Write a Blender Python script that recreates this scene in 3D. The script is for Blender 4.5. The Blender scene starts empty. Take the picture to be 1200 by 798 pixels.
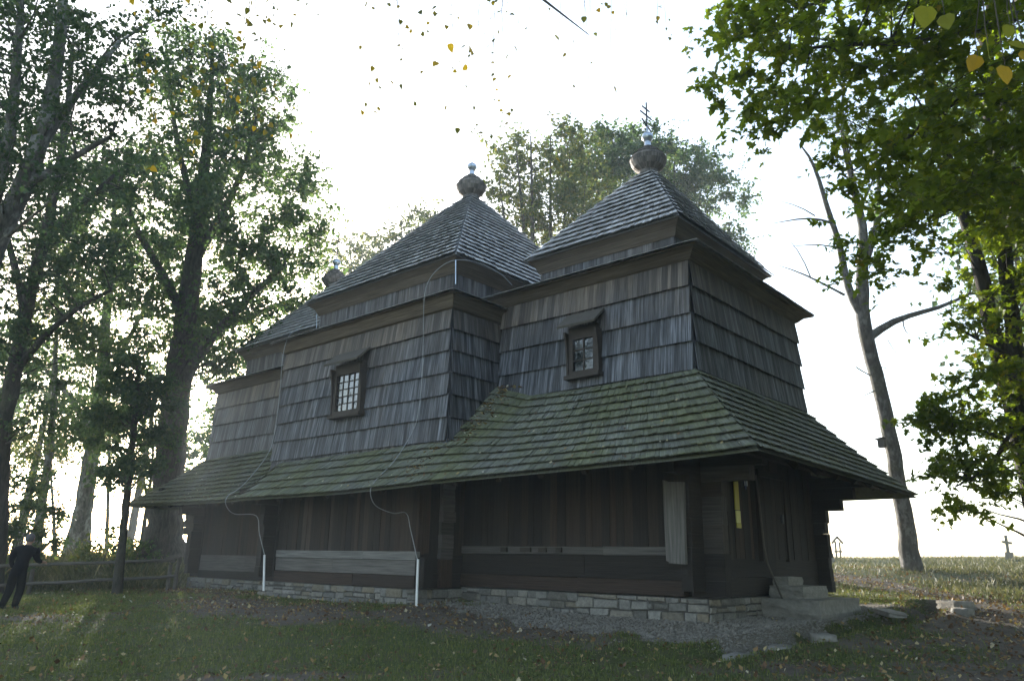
import bpy, math, random
import numpy as np
from mathutils import Vector
C = bpy.context.scene
COL = C.collection
R = math.radians
rng = np.random.default_rng(7)
random.seed(7)

# ---------------------------------------------------------------- camera, sky, sun, exposure
FPX, PITCH, YAW, ROLL = 898.4, .279, .722, -.018
CAM = np.array([7.358, -14.13, 1.076])
_c, _s = math.cos(YAW), math.sin(YAW)
FW = np.array([-_s * math.cos(PITCH), _c * math.cos(PITCH), math.sin(PITCH)])
_rt = np.array([_c, _s, 0.]); _up = np.cross(_rt, FW)
RT = _rt * math.cos(ROLL) - _up * math.sin(ROLL)
UP = _rt * math.sin(ROLL) + _up * math.cos(ROLL)


def P(u, v, d):
    """surveyed position: sight line through (u, v) of the 1200 px photograph at forward distance d"""
    return CAM + (FW + RT * (u - 600) / FPX - UP * (v - 399) / FPX) * d


cd = bpy.data.cameras.new('camera'); cam = bpy.data.objects.new('camera', cd); COL.objects.link(cam)
cd.sensor_width = 36; cd.lens = FPX / 1200 * 36; cd.clip_end = 2000; cd.clip_start = .05
from mathutils import Matrix
cam.matrix_world = Matrix(((RT[0], UP[0], -FW[0], CAM[0]), (RT[1], UP[1], -FW[1], CAM[1]), (RT[2], UP[2], -FW[2], CAM[2]), (0, 0, 0, 1)))
C.camera = cam

SUN = np.array([-.884, .428, .189]); SUN /= np.linalg.norm(SUN)
w = bpy.data.worlds.new('World'); C.world = w; w.use_nodes = True
nt = w.node_tree; bg = nt.nodes['Background']
sky = nt.nodes.new('ShaderNodeTexSky'); sky.sky_type = 'NISHITA'; sky.sun_disc = False
sky.sun_elevation = math.asin(SUN[2]); sky.sun_rotation = math.atan2(SUN[0], SUN[1])
sky.air_density = 1.0; sky.dust_density = 2.0; sky.ozone_density = 1.0; sky.altitude = 400
hs = nt.nodes.new('ShaderNodeHueSaturation'); hs.inputs['Saturation'].default_value = .85; nt.links.new(sky.outputs[0], hs.inputs['Color']); nt.links.new(hs.outputs[0], bg.inputs[0]); bg.inputs[1].default_value = .15
sl = bpy.data.lights.new('sun', 'SUN'); sl.energy = 4.0; sl.angle = R(.5); sl.color = (1, .95, .87)
so = bpy.data.objects.new('sun', sl); COL.objects.link(so); so.location = (-40, 20, 40)
so.rotation_euler = Vector(SUN).to_track_quat('Z', 'Y').to_euler()
C.view_settings.view_transform = 'Standard'; C.view_settings.look = 'None'
C.view_settings.exposure = 2.1; C.view_settings.gamma = 1
C.render.engine = 'CYCLES'
cy = C.cycles
cy.use_denoising = True
cy.max_bounces = 6; cy.diffuse_bounces = 3; cy.glossy_bounces = 2; cy.transmission_bounces = 4; cy.volume_bounces = 1
cy.transparent_max_bounces = 4
HAZE_D = .0011


# ---------------------------------------------------------------- small helpers
def tag(o, label=None, cat=None, group=None, kind=None):
    if label: o['label'] = label
    if cat: o['category'] = cat
    if group: o['group'] = group
    if kind: o['kind'] = kind
    return o


def empty(name, loc=(0, 0, 0), label=None, cat=None, group=None):
    o = bpy.data.objects.new(name, None); COL.objects.link(o); o.location = loc
    o.empty_display_size = .2
    return tag(o, label, cat, group)


def link(name, me, mat, parent=None):
    o = bpy.data.objects.new(name, me); COL.objects.link(o)
    if mat: me.materials.append(mat)
    if parent is not None: attach(o, parent)
    return o


def world_of(o):
    m = Matrix.Translation(o.location)
    return world_of(o.parent) @ o.matrix_parent_inverse @ m if o.parent else m


def attach(o, parent):
    o.parent = parent; o.matrix_parent_inverse = world_of(parent).inverted()


def mesh_np(name, V, F, rnd=None, tint=None, smooth=False, uv=None):
    """V (n,3), F (m,k) constant-size polygons"""
    V = np.asarray(V, np.float32); F = np.asarray(F, np.int32)
    me = bpy.data.meshes.new(name)
    m, k = F.shape
    me.vertices.add(len(V)); me.vertices.foreach_set('co', V.ravel())
    me.loops.add(m * k); me.loops.foreach_set('vertex_index', F.ravel())
    me.polygons.add(m)
    me.polygons.foreach_set('loop_start', np.arange(0, m * k, k, dtype=np.int32))
    me.polygons.foreach_set('use_smooth', np.full(m, smooth))
    if rnd is not None:
        a = me.attributes.new('rnd', 'FLOAT', 'FACE'); a.data.foreach_set('value', np.asarray(rnd, np.float32))
    if tint is not None:
        a = me.attributes.new('tint', 'FLOAT', 'FACE'); a.data.foreach_set('value', np.asarray(tint, np.float32))
    if uv is not None:
        l = me.uv_layers.new(name='UVMap'); l.data.foreach_set('uv', np.asarray(uv, np.float32).ravel())
    me.update(calc_edges=True); me.validate()
    return me


class MB:
    """collects quads with uv (metres, v along the grain), a random value and a tint per face; built as one mesh"""
    def __init__(s): s.v = []; s.f = []; s.uv = []; s.r = []; s.t = []

    def quad(s, p, uv=None, rnd=None, tint=0., off=None):
        n = len(s.v); s.v += [tuple(q) for q in p]; s.f.append((n, n + 1, n + 2, n + 3))
        if off is None: off = (random.random() * 50, random.random() * 50)
        if uv is None:
            a = np.linalg.norm(np.subtract(p[1], p[0])); b = np.linalg.norm(np.subtract(p[3], p[0]))
            uv = ((0, 0), (a, 0), (a, b), (0, b))
        s.uv += [(a + off[0], b + off[1]) for a, b in uv]
        s.r.append(random.random() if rnd is None else rnd); s.t.append(tint)

    def hexa(s, b, grain=2, rnd=None, tint=0.):
        """8 corners b[0..3] bottom ring ccw, b[4..7] top ring; grain: 0 along b0>b1, 1 along b1>b2, 2 vertical"""
        rnd = random.random() if rnd is None else rnd
        off = (random.random() * 50, random.random() * 50)
        L = [np.linalg.norm(np.subtract(b[1], b[0])), np.linalg.norm(np.subtract(b[2], b[1])), np.linalg.norm(np.subtract(b[4], b[0]))]
        for idx, ax in (((0, 1, 5, 4), (0, 2)), ((1, 2, 6, 5), (1, 2)), ((2, 3, 7, 6), (0, 2)), ((3, 0, 4, 7), (1, 2)),
                        ((4, 5, 6, 7), (0, 1)), ((3, 2, 1, 0), (0, 1))):
            a, c = L[ax[0]], L[ax[1]]
            uv = ((0, 0), (a, 0), (a, c), (0, c))
            if grain == ax[0]: uv = tuple((q[1], q[0]) for q in uv)
            s.quad([b[i] for i in idx], uv, rnd, tint, off)

    def box(s, x0, x1, y0, y1, z0, z1, grain=2, rnd=None, tint=0., jit=0.):
        b = [(x0, y0, z0), (x1, y0, z0), (x1, y1, z0), (x0, y1, z0), (x0, y0, z1), (x1, y0, z1), (x1, y1, z1), (x0, y1, z1)]
        if jit: b = [tuple(c + random.uniform(-jit, jit) for c in q) for q in b]
        s.hexa(b, grain, rnd, tint)

    def beam(s, p, q, a, b, rnd=None, tint=0., up=(0, 0, 1)):
        """bar from p to q with section a (side) by b (up), grain along it"""
        p = np.array(p, float); q = np.array(q, float); d = q - p; d /= np.linalg.norm(d)
        up = (0, 1, 0) if abs(d[2]) > .99 else up; sd = np.cross(d, up); sd /= np.linalg.norm(sd); u = np.cross(sd, d)
        B = []
        for o in (p, q):
            B += [o - sd * a / 2 - u * b / 2, o + sd * a / 2 - u * b / 2, o + sd * a / 2 + u * b / 2, o - sd * a / 2 + u * b / 2]
        s.hexa(B, 2, rnd, tint)

    def build(s, name, mat, parent=None, smooth=False):
        me = mesh_np(name, s.v, s.f, s.r, s.t, smooth, s.uv)
        return link(name, me, mat, parent)


def tubes(polys, sides=6):
    """polys: list of (pts (n,3), radii (n)); returns V, F quads"""
    V = []; F = []; n0 = 0
    for pts, rad in polys:
        pts = np.asarray(pts, float); n = len(pts)
        t = np.gradient(pts, axis=0); t /= np.linalg.norm(t, axis=1)[:, None] + 1e-9
        ref = np.array([0.31, 0.17, 0.93]) if abs(t[0][2]) < .9 else np.array([1., .2, .1])
        a = np.cross(t, ref); a /= np.linalg.norm(a, axis=1)[:, None] + 1e-9
        b = np.cross(t, a)
        ang = np.arange(sides) / sides * 2 * np.pi
        ring = pts[:, None] + np.asarray(rad)[:, None, None] * (np.cos(ang)[None, :, None] * a[:, None] + np.sin(ang)[None, :, None] * b[:, None])
        V.append(ring.reshape(-1, 3))
        i = np.arange(n - 1)[:, None] * sides + np.arange(sides)[None]
        j = np.arange(n - 1)[:, None] * sides + (np.arange(sides)[None] + 1) % sides
        F.append(np.stack([i, j, j + sides, i + sides], -1).reshape(-1, 4) + n0)
        n0 += n * sides
    return np.concatenate(V), np.concatenate(F)


def lathe(profile, c, seg=20, uvs=True):
    """profile [(r,z)], centre c -> MB"""
    mb = MB()
    for (r0, z0), (r1, z1) in zip(profile[:-1], profile[1:]):
        for k in range(seg):
            a0, a1 = 2 * math.pi * k / seg, 2 * math.pi * (k + 1) / seg
            q = [(c[0] + r * math.cos(a), c[1] + r * math.sin(a), c[2] + z) for r, z, a in ((r0, z0, a0), (r0, z0, a1), (r1, z1, a1), (r1, z1, a0))]
            h = math.hypot(r1 - r0, z1 - z0); wd = 2 * math.pi * max(r0, r1) / seg
            mb.quad(q, ((0, 0), (wd, 0), (wd, h), (0, h)), rnd=(k * .618 + z0 * 3.1) % 1)
    return mb


# ---------------------------------------------------------------- materials
def nodes(name):
    m = bpy.data.materials.new(name); m.use_nodes = True
    t = m.node_tree; return m, t, t.nodes['Principled BSDF']


def N(t, kind, **kw):
    n = t.nodes.new('ShaderNode' + kind)
    for k, v in kw.items():
        if k in n.inputs: n.inputs[k].default_value = v
        else: setattr(n, k, v)
    return n


def ramp(t, fac, stops, interp='LINEAR'):
    r = t.nodes.new('ShaderNodeValToRGB'); t.links.new(fac, r.inputs[0]); r.color_ramp.interpolation = interp
    e = r.color_ramp.elements
    while len(e) < len(stops): e.new(.5)
    for el, (p, c) in zip(e, stops): el.position = p; el.color = (*c, 1) if len(c) == 3 else c
    return r.outputs[0]


def mix(t, fac, a, b, mode='MIX'):
    m = t.nodes.new('ShaderNodeMix'); m.data_type = 'RGBA'; m.blend_type = mode
    for i, x in ((0, fac), (6, a), (7, b)):
        if hasattr(x, 'is_linked') or isinstance(x, bpy.types.NodeSocket): t.links.new(x, m.inputs[i])
        elif i == 0: m.inputs[0].default_value = x
        else: m.inputs[i].default_value = (*x, 1)
    return m.outputs[2]


def attr(t, name):
    a = t.nodes.new('ShaderNodeAttribute'); a.attribute_name = name; return a.outputs['Fac']


def math_(t, op, a, b=0., clamp=False):
    m = t.nodes.new('ShaderNodeMath'); m.operation = op; m.use_clamp = clamp
    for i, x in enumerate((a, b)):
        if isinstance(x, bpy.types.NodeSocket): t.links.new(x, m.inputs[i])
        else: m.inputs[i].default_value = x
    return m.outputs[0]


def noise(t, vec, scale, detail=4, rough=.55):
    n = N(t, 'TexNoise'); n.inputs['Scale'].default_value = scale; n.inputs['Detail'].default_value = detail; n.inputs['Roughness'].default_value = rough
    if vec is not None: t.links.new(vec, n.inputs['Vector'])
    return n.outputs['Fac']


def mapped(t, src, sc):
    m = N(t, 'Mapping'); t.links.new(src, m.inputs['Vector']); m.inputs['Scale'].default_value = sc
    return m.outputs[0]


def bump(t, b, h, strength, dist):
    n = N(t, 'Bump'); n.inputs['Strength'].default_value = strength; n.inputs['Distance'].default_value = dist
    t.links.new(h, n.inputs['Height']); t.links.new(n.outputs[0], b.inputs['Normal'])


def wood(name, dark, light, other, brown=None, grain=(38, 1.1), rough=.8, moss=None, var=.5, spec=.35, lichen=False):
    m, t, b = nodes(name)
    uv = N(t, 'TexCoord').outputs
    g = noise(t, mapped(t, uv['UV'], (grain[0], grain[1], 1)), 1., 6, .65)
    g2 = noise(t, mapped(t, uv['UV'], (grain[0] * .28, grain[1] * .5, 1)), 1., 3)
    big = noise(t, uv['Object'], .55, 4, .6)
    col = ramp(t, g, [(.36, dark), (.66, light)])
    col = mix(t, ramp(t, g2, [(.45, (0, 0, 0)), (.66, (1, 1, 1))]), col, other)
    if brown:
        f = math_(t, 'ADD', attr(t, 'tint'), math_(t, 'MULTIPLY', math_(t, 'SUBTRACT', big, .5), 1.6), True)
        col = mix(t, f, col, ramp(t, g, [(.3, brown[0]), (.7, brown[1])]))
    if moss:
        mf = noise(t, uv['Object'], .9, 6, .65)
        mf2 = noise(t, uv['UV'], 9., 5, .7)
        f = math_(t, 'ADD', math_(t, 'MULTIPLY', mf, .9), math_(t, 'MULTIPLY', mf2, .5))
        f = ramp(t, f, [(.54, (0, 0, 0)), (.80, (1, 1, 1))])
        mc = mix(t, noise(t, uv['Object'], 14, 3), moss[0], moss[1])
        col = mix(t, math_(t, 'MULTIPLY', f, .92), col, mc)
    if lichen:
        lf = noise(t, uv['Object'], 7., 6, .7)
        col = mix(t, ramp(t, lf, [(.60, (0, 0, 0)), (.66, (1, 1, 1))]), col, (.17, .18, .16))
        col = mix(t, ramp(t, noise(t, uv['Object'], 5.2, 6, .7), [(.61, (0, 0, 0)), (.67, (1, 1, 1))]), col, (.03, .03, .028))
    v = math_(t, 'ADD', math_(t, 'MULTIPLY', attr(t, 'rnd'), var), 1 - var * .5)
    v = math_(t, 'MULTIPLY', v, math_(t, 'ADD', math_(t, 'MULTIPLY', big, .7), .65))
    vm = N(t, 'VectorMath', operation='SCALE'); t.links.new(col, vm.inputs[0]); t.links.new(v, vm.inputs['Scale'])
    t.links.new(vm.outputs[0], b.inputs['Base Color'])
    b.inputs['Roughness'].default_value = rough; b.inputs['Specular IOR Level'].default_value = spec
    bump(t, b, g, .55, .012)
    return m


M_WALL = wood('weathered_wall_shingle', (.010, .0105, .0125), (.205, .215, .245), (.022, .024, .028), brown=((.05, .038, .028), (.19, .15, .115)), var=.95, rough=.62, spec=.5)
M_ROOF = wood('roof_shingle', (.20, .195, .19), (.66, .65, .64), (.38, .37, .36), var=.7, rough=.5, spec=.5)
M_SKIRT = wood('mossy_shingle', (.07, .074, .064), (.26, .265, .235), (.11, .114, .092), moss=((.078, .086, .04), (.165, .175, .082)), var=.5, lichen=True)
M_PLANK = wood('dark_plank', (.011, .009, .007), (.036, .028, .021), (.035, .024, .016), brown=((.03, .016, .009), (.12, .07, .04)), var=.7, rough=.85)
M_CORN = wood('cornice_plank', (.055, .042, .031), (.19, .152, .115), (.10, .08, .06), var=.35)
M_DOME = wood('dome_shingle', (.055, .05, .045), (.24, .215, .19), (.10, .09, .08), var=.7)


def mat_log():
    m, t, b = nodes('hewn_log')
    uv = N(t, 'TexCoord').outputs
    g = noise(t, mapped(t, uv['UV'], (26, .9, 1)), 1., 6, .65)
    base = ramp(t, attr(t, 'tint'), [(0, (.030, .023, .018)), (.35, (.075, .036, .020)), (.6, (.11, .08, .055)), (1, (.26, .255, .24))])
    g3 = ramp(t, g, [(.3, (.45, .45, .45)), (.7, (1.25, 1.25, 1.25))])
    col = mix(t, 1., base, g3, 'MULTIPLY')
    big = noise(t, uv['Object'], 1.2, 4)
    col = mix(t, 1., col, ramp(t, big, [(.3, (.6, .6, .6)), (.7, (1.2, 1.2, 1.2))]), 'MULTIPLY')
    t.links.new(col, b.inputs['Base Color']); b.inputs['Roughness'].default_value = .85
    bump(t, b, g, .6, .02)
    return m


M_LOG = mat_log()


def flat(name, col, rough=.6, metal=0., nz=.25, scale=8.):
    m, t, b = nodes(name)
    uv = N(t, 'TexCoord').outputs
    n = noise(t, uv['Object'], scale, 5)
    c = mix(t, n, tuple(x * (1 - nz) for x in col), tuple(min(1, x * (1 + nz)) for x in col))
    t.links.new(c, b.inputs['Base Color']); b.inputs['Roughness'].default_value = rough; b.inputs['Metallic'].default_value = metal
    return m


M_METAL = flat('galvanised_metal', (.45, .5, .56), .35, .9, .15)
M_IRON = flat('dark_iron', (.03, .032, .04), .5, .7)
M_WIRE = flat('grey_wire', (.30, .31, .32), .5, .2)
M_PIPE = flat('white_plastic_pipe', (.75, .76, .76), .4, 0, .08)
M_FRAME = flat('window_frame_wood', (.042, .032, .025), .75, 0, .4, 14)
M_GREYWOOD = flat('old_grey_wood', (.085, .075, .062), .85, 0, .4, 10)
M_DARKV = flat('light_block_dark', (.012, .011, .010), .9)


def mat_glass():
    m, t, b = nodes('old_window_glass')
    b.inputs['Base Color'].default_value = (.01, .012, .014, 1); b.inputs['Roughness'].default_value = .04
    b.inputs['IOR'].default_value = 1.9; b.inputs['Specular IOR Level'].default_value = .8
    bump(t, b, noise(t, N(t, 'TexCoord').outputs['Object'], 5., 2), .12, .02)
    return m


M_GLASS = mat_glass()


def mat_stone():
    m, t, b = nodes('rubble_stone_masonry')
    uv = N(t, 'TexCoord').outputs
    c = ramp(t, attr(t, 'tint'), [(0, (.14, .137, .125)), (.35, (.24, .235, .215)), (.6, (.19, .165, .12)), (.75, (.12, .117, .105)), (.93, (.27, .26, .245)), (1, (.07, .067, .06))])
    n = noise(t, uv['Object'], 12, 6, .7)
    c = mix(t, 1., c, ramp(t, n, [(.3, (.6, .6, .6)), (.7, (1.2, 1.2, 1.2))]), 'MULTIPLY')
    t.links.new(c, b.inputs['Base Color']); b.inputs['Roughness'].default_value = .9
    bump(t, b, n, .8, .03)
    return m


M_STONE = mat_stone()
M_STEP = flat('rough_grey_stone', (.23, .222, .20), .9, 0, .5, 9)
_t = M_STEP.node_tree; _o = N(_t, 'TexCoord').outputs['Object']; bump(_t, _t.nodes['Principled BSDF'], noise(_t, _o, 7., 8, .7), .9, .07)


def mat_leaf(name, cols, trans=.45, rough=.55, tk=(1.5, 1.45, .55)):
    """cols: ramp stops over the leaf's random value"""
    m, t, b = nodes(name)
    c = ramp(t, attr(t, 'rnd'), cols)
    t.links.new(c, b.inputs['Base Color']); b.inputs['Roughness'].default_value = rough; b.inputs['Specular IOR Level'].default_value = .3
    tr = N(t, 'BsdfTranslucent')
    tc = mix(t, 1., c, tk, 'MULTIPLY'); t.links.new(tc, tr.inputs['Color'])
    mx = N(t, 'MixShader'); mx.inputs[0].default_value = trans
    t.links.new(b.outputs[0], mx.inputs[1]); t.links.new(tr.outputs[0], mx.inputs[2])
    t.links.new(mx.outputs[0], t.nodes['Material Output'].inputs['Surface'])
    return m


M_LEAF = mat_leaf('lime_leaf', [(0, (.040, .070, .034)), (.6, (.070, .112, .050)), (.93, (.10, .13, .05)), (1, (.18, .16, .04))], .6, tk=(1.5, 1.6, .95))
M_LEAF_D = mat_leaf('dark_leaf', [(0, (.034, .060, .034)), (.7, (.06, .096, .048)), (1, (.11, .12, .045))], .55, tk=(1.4, 1.5, .95))
M_LEAF_Y = mat_leaf('yellowing_leaf', [(0, (.055, .085, .036)), (.55, (.09, .12, .045)), (1, (.20, .18, .05))])
M_MAPLE = mat_leaf('maple_leaf', [(0, (.06, .10, .016)), (.6, (.10, .15, .024)), (.94, (.14, .17, .028)), (1, (.24, .19, .03))], .65, tk=(2., 1.85, .55))
M_BIRCH = mat_leaf('birch_leaf', [(0, (.10, .115, .035)), (.42, (.15, .145, .045)), (.66, (.42, .30, .04)), (1, (.30, .20, .04))], .5)
M_LINDEN = mat_leaf('yellow_linden_leaf', [(0, (.12, .16, .02)), (.5, (.22, .22, .03)), (1, (.30, .17, .03))], .5)
M_GRASS = mat_leaf('grass_blade', [(0, (.06, .08, .026)), (.5, (.105, .135, .042)), (.85, (.16, .175, .06)), (1, (.26, .22, .12))], .3)
M_TALL = mat_leaf('tall_grass_blade', [(0, (.05, .06, .025)), (.6, (.10, .105, .045)), (1, (.22, .19, .11))], .3, tk=(1.2, 1.2, .7))
M_LITTER = mat_leaf('fallen_leaf', [(0, (.06, .034, .02)), (.4, (.14, .08, .042)), (.62, (.24, .15, .07)), (.78, (.36, .28, .12)), (1, (.5, .48, .42))], .15, .6)


def mat_bark(name, a, b_, light=None):
    m, t, b = nodes(name)
    o = N(t, 'TexCoord').outputs['Object']
    n = noise(t, mapped(t, o, (7, 7, 1.2)), 1.6, 7, .68)
    c = ramp(t, n, [(.35, a), (.68, b_)])
    if light:
        c = mix(t, ramp(t, noise(t, mapped(t, o, (1.5, 1.5, .9)), 2.2, 6, .7), [(.50, (0, 0, 0)), (.62, (1, 1, 1))]), c, light)
    c = mix(t, ramp(t, noise(t, o, .8, 3), [(.52, (0, 0, 0)), (.75, (.6, .6, .6))]), c, (.05, .065, .025))
    t.links.new(c, b.inputs['Base Color']); b.inputs['Roughness'].default_value = .9
    bump(t, b, n, .9, .05)
    return m


M_BARK = mat_bark('lime_bark', (.025, .022, .018), (.10, .088, .072))
M_BARK_P = mat_bark('pale_bark', (.04, .037, .032), (.17, .16, .14), (.27, .27, .25))
M_BARK_G = mat_bark('patchy_grey_bark', (.03, .028, .025), (.10, .095, .088), (.15, .15, .145))
M_BARK_D = mat_bark('maple_bark', (.018, .016, .013), (.07, .06, .05))


# ---------------------------------------------------------------- terrain
CTRL = np.array([(7.4, -14.1, -.5), (0, -14, -.6), (12, -10, -.45), (-10, -14, -.6), (20, -20, -.4), (-6.5, -9.8, -.66), (-.45, -5.1, -.52), (5.1, -.5, -.36),
    (9, 4, -.1), (0, -1.3, -.2), (-3.3, -1.5, -.2), (0, -.2, .02), (-3, -.1, .05), (-5.6, -1.9, .03), (-9, -2, -.02), (-12.9, -1.9, -.0), (-20, -.2, -.08), (0, 6, .18), (-10, 4, .1),
    (1.9, 2.3, -.05), (3, 4, .02), (2.3, 6.6, .22), (1.9, 14.5, .5), (-.84, 17.5, 1.02), (-1.2, 22.8, .98), (-7, 28.5, 1.42), (-1, 40, 1.62), (-7.7, 39, 1.48), (6, 10, .32),
    (12, 14, .5), (10, 30, 1.5), (-10, 16, .6), (-25, 15, .7), (-14.6, -7.3, -.29), (-21.9, -4.8, -.28), (-19, -1.2, -.1), (-25.5, 1.4, .42), (-35, 1.4, .5), (-32, -2, .5),
    (-19.5, -7.5, -.28), (-30, -15, -.2), (-22, -22, -.5), (25, 5, .2), (25, 40, 1.5), (-25, 40, 1.2), (-45, 0, .4), (-45, -25, -.2), (-45, 30, .7)])


def tps(r): return r * r * np.log(r + 1e-6)


_n = len(CTRL); _K = tps(np.linalg.norm(CTRL[:, None, :2] - CTRL[None, :, :2], axis=2)) + np.eye(_n) * .8
_A = np.zeros((_n + 3, _n + 3)); _A[:_n, :_n] = _K; _A[:_n, _n] = 1; _A[:_n, _n + 1:] = CTRL[:, :2]; _A[_n:, :_n] = _A[:_n, _n:].T
_W = np.linalg.solve(_A, np.concatenate([CTRL[:, 2], np.zeros(3)]))
DITCH = np.array([(1.1, -2.6), (1.75, -.3), (1.95, 1.6), (2.35, 3.4), (2.5, 5.0), (2.1, 7.5)])


def seg_dist(x, y, pts):
    d = np.full(np.shape(x), 1e9)
    for (ax, ay), (bx, by) in zip(pts[:-1], pts[1:]):
        t = np.clip(((x - ax) * (bx - ax) + (y - ay) * (by - ay)) / ((bx - ax) ** 2 + (by - ay) ** 2), 0, 1)
        d = np.minimum(d, np.hypot(x - ax - t * (bx - ax), y - ay - t * (by - ay)))
    return d


def wob(x, y, s, k=0):
    return (np.sin(x * s + 1.3 + k) * np.cos(y * s * 1.13 + .7 - k) + .6 * np.sin(x * s * 2.3 - y * s * 1.7 + 2.1 * k) + .4 * np.cos(x * s * 3.9 + y * s * 4.4 + k)) / 2


def gz(x, y):
    x = np.asarray(x, float); y = np.asarray(y, float)
    r = np.hypot(x + 10, y - 5)
    k = np.minimum(1., 46. / np.maximum(r, 1e-6))
    xs, ys = -10 + (x + 10) * k, 5 + (y - 5) * k
    z = _W[_n] + _W[_n + 1] * xs + _W[_n + 2] * ys
    for i in range(_n): z = z + _W[i] * tps(np.hypot(xs - CTRL[i, 0], ys - CTRL[i, 1]))
    z = z - np.maximum(0, r - 46) * .09 * np.minimum(1, np.maximum(0, r - 46) / 30)
    z = np.maximum(z, -6)
    dd = seg_dist(x, y, DITCH)
    z = z - .24 * np.exp(-(dd / .28) ** 2) + .06 * np.exp(-((dd - .55) / .25) ** 2)
    amp = np.clip(dd / 1.5, .3, 1)
    return z + amp * (.03 * wob(x, y, 1.1) + .018 * wob(x, y, 3.7, 1))


def lines(segs):
    out = []
    for a, b, s in segs: out += list(np.arange(a, b, s))
    return np.array(out + [segs[-1][1]])


def masks(x, y):
    """gravel apron, bare dirt, wear"""
    n1 = wob(x, y, 1.7, 2); n2 = wob(x, y, .6, 5)
    f = np.where(x > -6.5, -.1, np.where(x > -13, -1.6, 0.))
    dist = f - y                                     # distance in front of the building
    right = (x > -5.2) & (x < 2.1)
    gr = np.clip((1.65 + .45 * n1 + .25 * wob(x, y, 4.1, 9) - np.maximum(dist, np.maximum(x - .2, 0))) / .35, 0, 1) * np.clip((x + 6.3 + .6 * n1) / 1.2, 0, 1)
    gr = np.where((y > 6.5), 0, gr) * (dist > -9)
    band = np.exp(-((dist - 2.1 - .6 * n2) / (1.2 + .3 * n1)) ** 2) * np.clip((x + 17) / 3, 0, 1) * np.clip((.5 - x) / 3, 0, 1)
    d2 = np.exp(-(((x + 18.5) / 3.2) ** 2 + ((y + 1.2 + .3 * n1) / .9) ** 2)) * .9
    d3 = np.exp(-(((x + 12.2) / 1.8) ** 2 + ((y + 7.4) / .8) ** 2)) * .55
    path = np.exp(-(seg_dist(x, y, np.array([(7, -1.5), (4.2, 4), (2.6, 9), (0, 12.5), (-6, 16), (-12, 18)])) / (1.25 + .3 * n1)) ** 2)
    right_dirt = np.clip((x - 1.2) / 2, 0, 1) * np.clip((7 - y) / 3, 0, 1) * np.clip(y + 6, 0, 1) * (.55 + .5 * n1)
    dirt = np.clip(band * 1.1 + d2 + d3 + path * .9 + right_dirt * .8 + .75 * np.clip(n2 + .7 * n1 - .30, 0, 1), 0, 1)
    return np.clip(gr, 0, 1), dirt


gx = lines([(-260, -60, 12), (-60, -24, 1.), (-24, -16, .4), (-16, 6, .16), (6, 14, .4), (14, 50, 1.5), (50, 260, 14)])
gy = lines([(-260, -40, 14), (-40, -14, 1.), (-14, 8, .16), (8, 24, .4), (24, 60, 1.), (60, 260, 12)])
GX, GY = np.meshgrid(gx, gy, indexing='ij')
GZ = gz(GX, GY)
nx, ny = GX.shape
idx = np.arange(nx * ny).reshape(nx, ny)
GF = np.stack([idx[:-1, :-1], idx[1:, :-1], idx[1:, 1:], idx[:-1, 1:]], -1).reshape(-1, 4)
gme = mesh_np('ground', np.stack([GX, GY, GZ], -1).reshape(-1, 3), GF, smooth=True)
gm, dm = masks(GX, GY)
for nm, arr in (('gravel', gm), ('dirt', dm)):
    a = gme.attributes.new(nm, 'FLOAT', 'POINT'); a.data.foreach_set('value', arr.ravel().astype(np.float32))


def mat_ground():
    m, t, b = nodes('churchyard_soil')
    o = N(t, 'TexCoord').outputs['Object']
    n1 = noise(t, o, 2.2, 7, .65); n2 = noise(t, o, 22, 6, .7); n3 = noise(t, o, .35, 4)
    grass = mix(t, n2, (.04, .055, .018), (.10, .125, .04))
    grass = mix(t, ramp(t, n1, [(.42, (0, 0, 0)), (.7, (1, 1, 1))]), grass, (.11, .092, .056))
    soil = mix(t, n2, (.055, .044, .035), (.17, .145, .115))
    soil = mix(t, ramp(t, n1, [(.4, (0, 0, 0)), (.65, (.7, .7, .7))]), soil, (.16, .138, .112))
    vo = N(t, 'TexVoronoi'); vo.inputs['Scale'].default_value = 34.; t.links.new(o, vo.inputs['Vector'])
    grav = mix(t, vo.outputs['Color'], (.135, .125, .108), (.29, .275, .245))
    grav = mix(t, n1, grav, (.15, .13, .10))
    fd = math_(t, 'ADD', attr(t, 'dirt'), math_(t, 'MULTIPLY', math_(t, 'SUBTRACT', n1, .5), .9))
    c = mix(t, ramp(t, fd, [(.32, (0, 0, 0)), (.6, (1, 1, 1))]), grass, soil)
    fg = math_(t, 'ADD', attr(t, 'gravel'), math_(t, 'MULTIPLY', math_(t, 'SUBTRACT', n1, .5), .5))
    c = mix(t, ramp(t, fg, [(.4, (0, 0, 0)), (.6, (1, 1, 1))]), c, grav)
    t.links.new(c, b.inputs['Base Color']); b.inputs['Roughness'].default_value = .95; b.inputs['Specular IOR Level'].default_value = .2
    h = math_(t, 'ADD', n2, math_(t, 'MULTIPLY', vo.outputs['Distance'], .7))
    bump(t, b, h, .8, .05)
    return m


tag(link('ground', gme, mat_ground()), kind='structure')

# air
hz = MB(); hz.box(-270, 270, -270, 270, -7.2, 34)
M_HAZE = bpy.data.materials.new('morning_haze'); M_HAZE.use_nodes = True
t = M_HAZE.node_tree; t.nodes.remove(t.nodes['Principled BSDF'])
pv = t.nodes.new('ShaderNodeVolumePrincipled'); pv.inputs['Density'].default_value = HAZE_D; pv.inputs['Color'].default_value = (.80, .91, 1, 1)
pv.inputs['Anisotropy'].default_value = .3
t.links.new(pv.outputs[0], t.nodes['Material Output'].inputs['Volume'])
tag(hz.build('haze', M_HAZE), kind='stuff')

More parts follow.
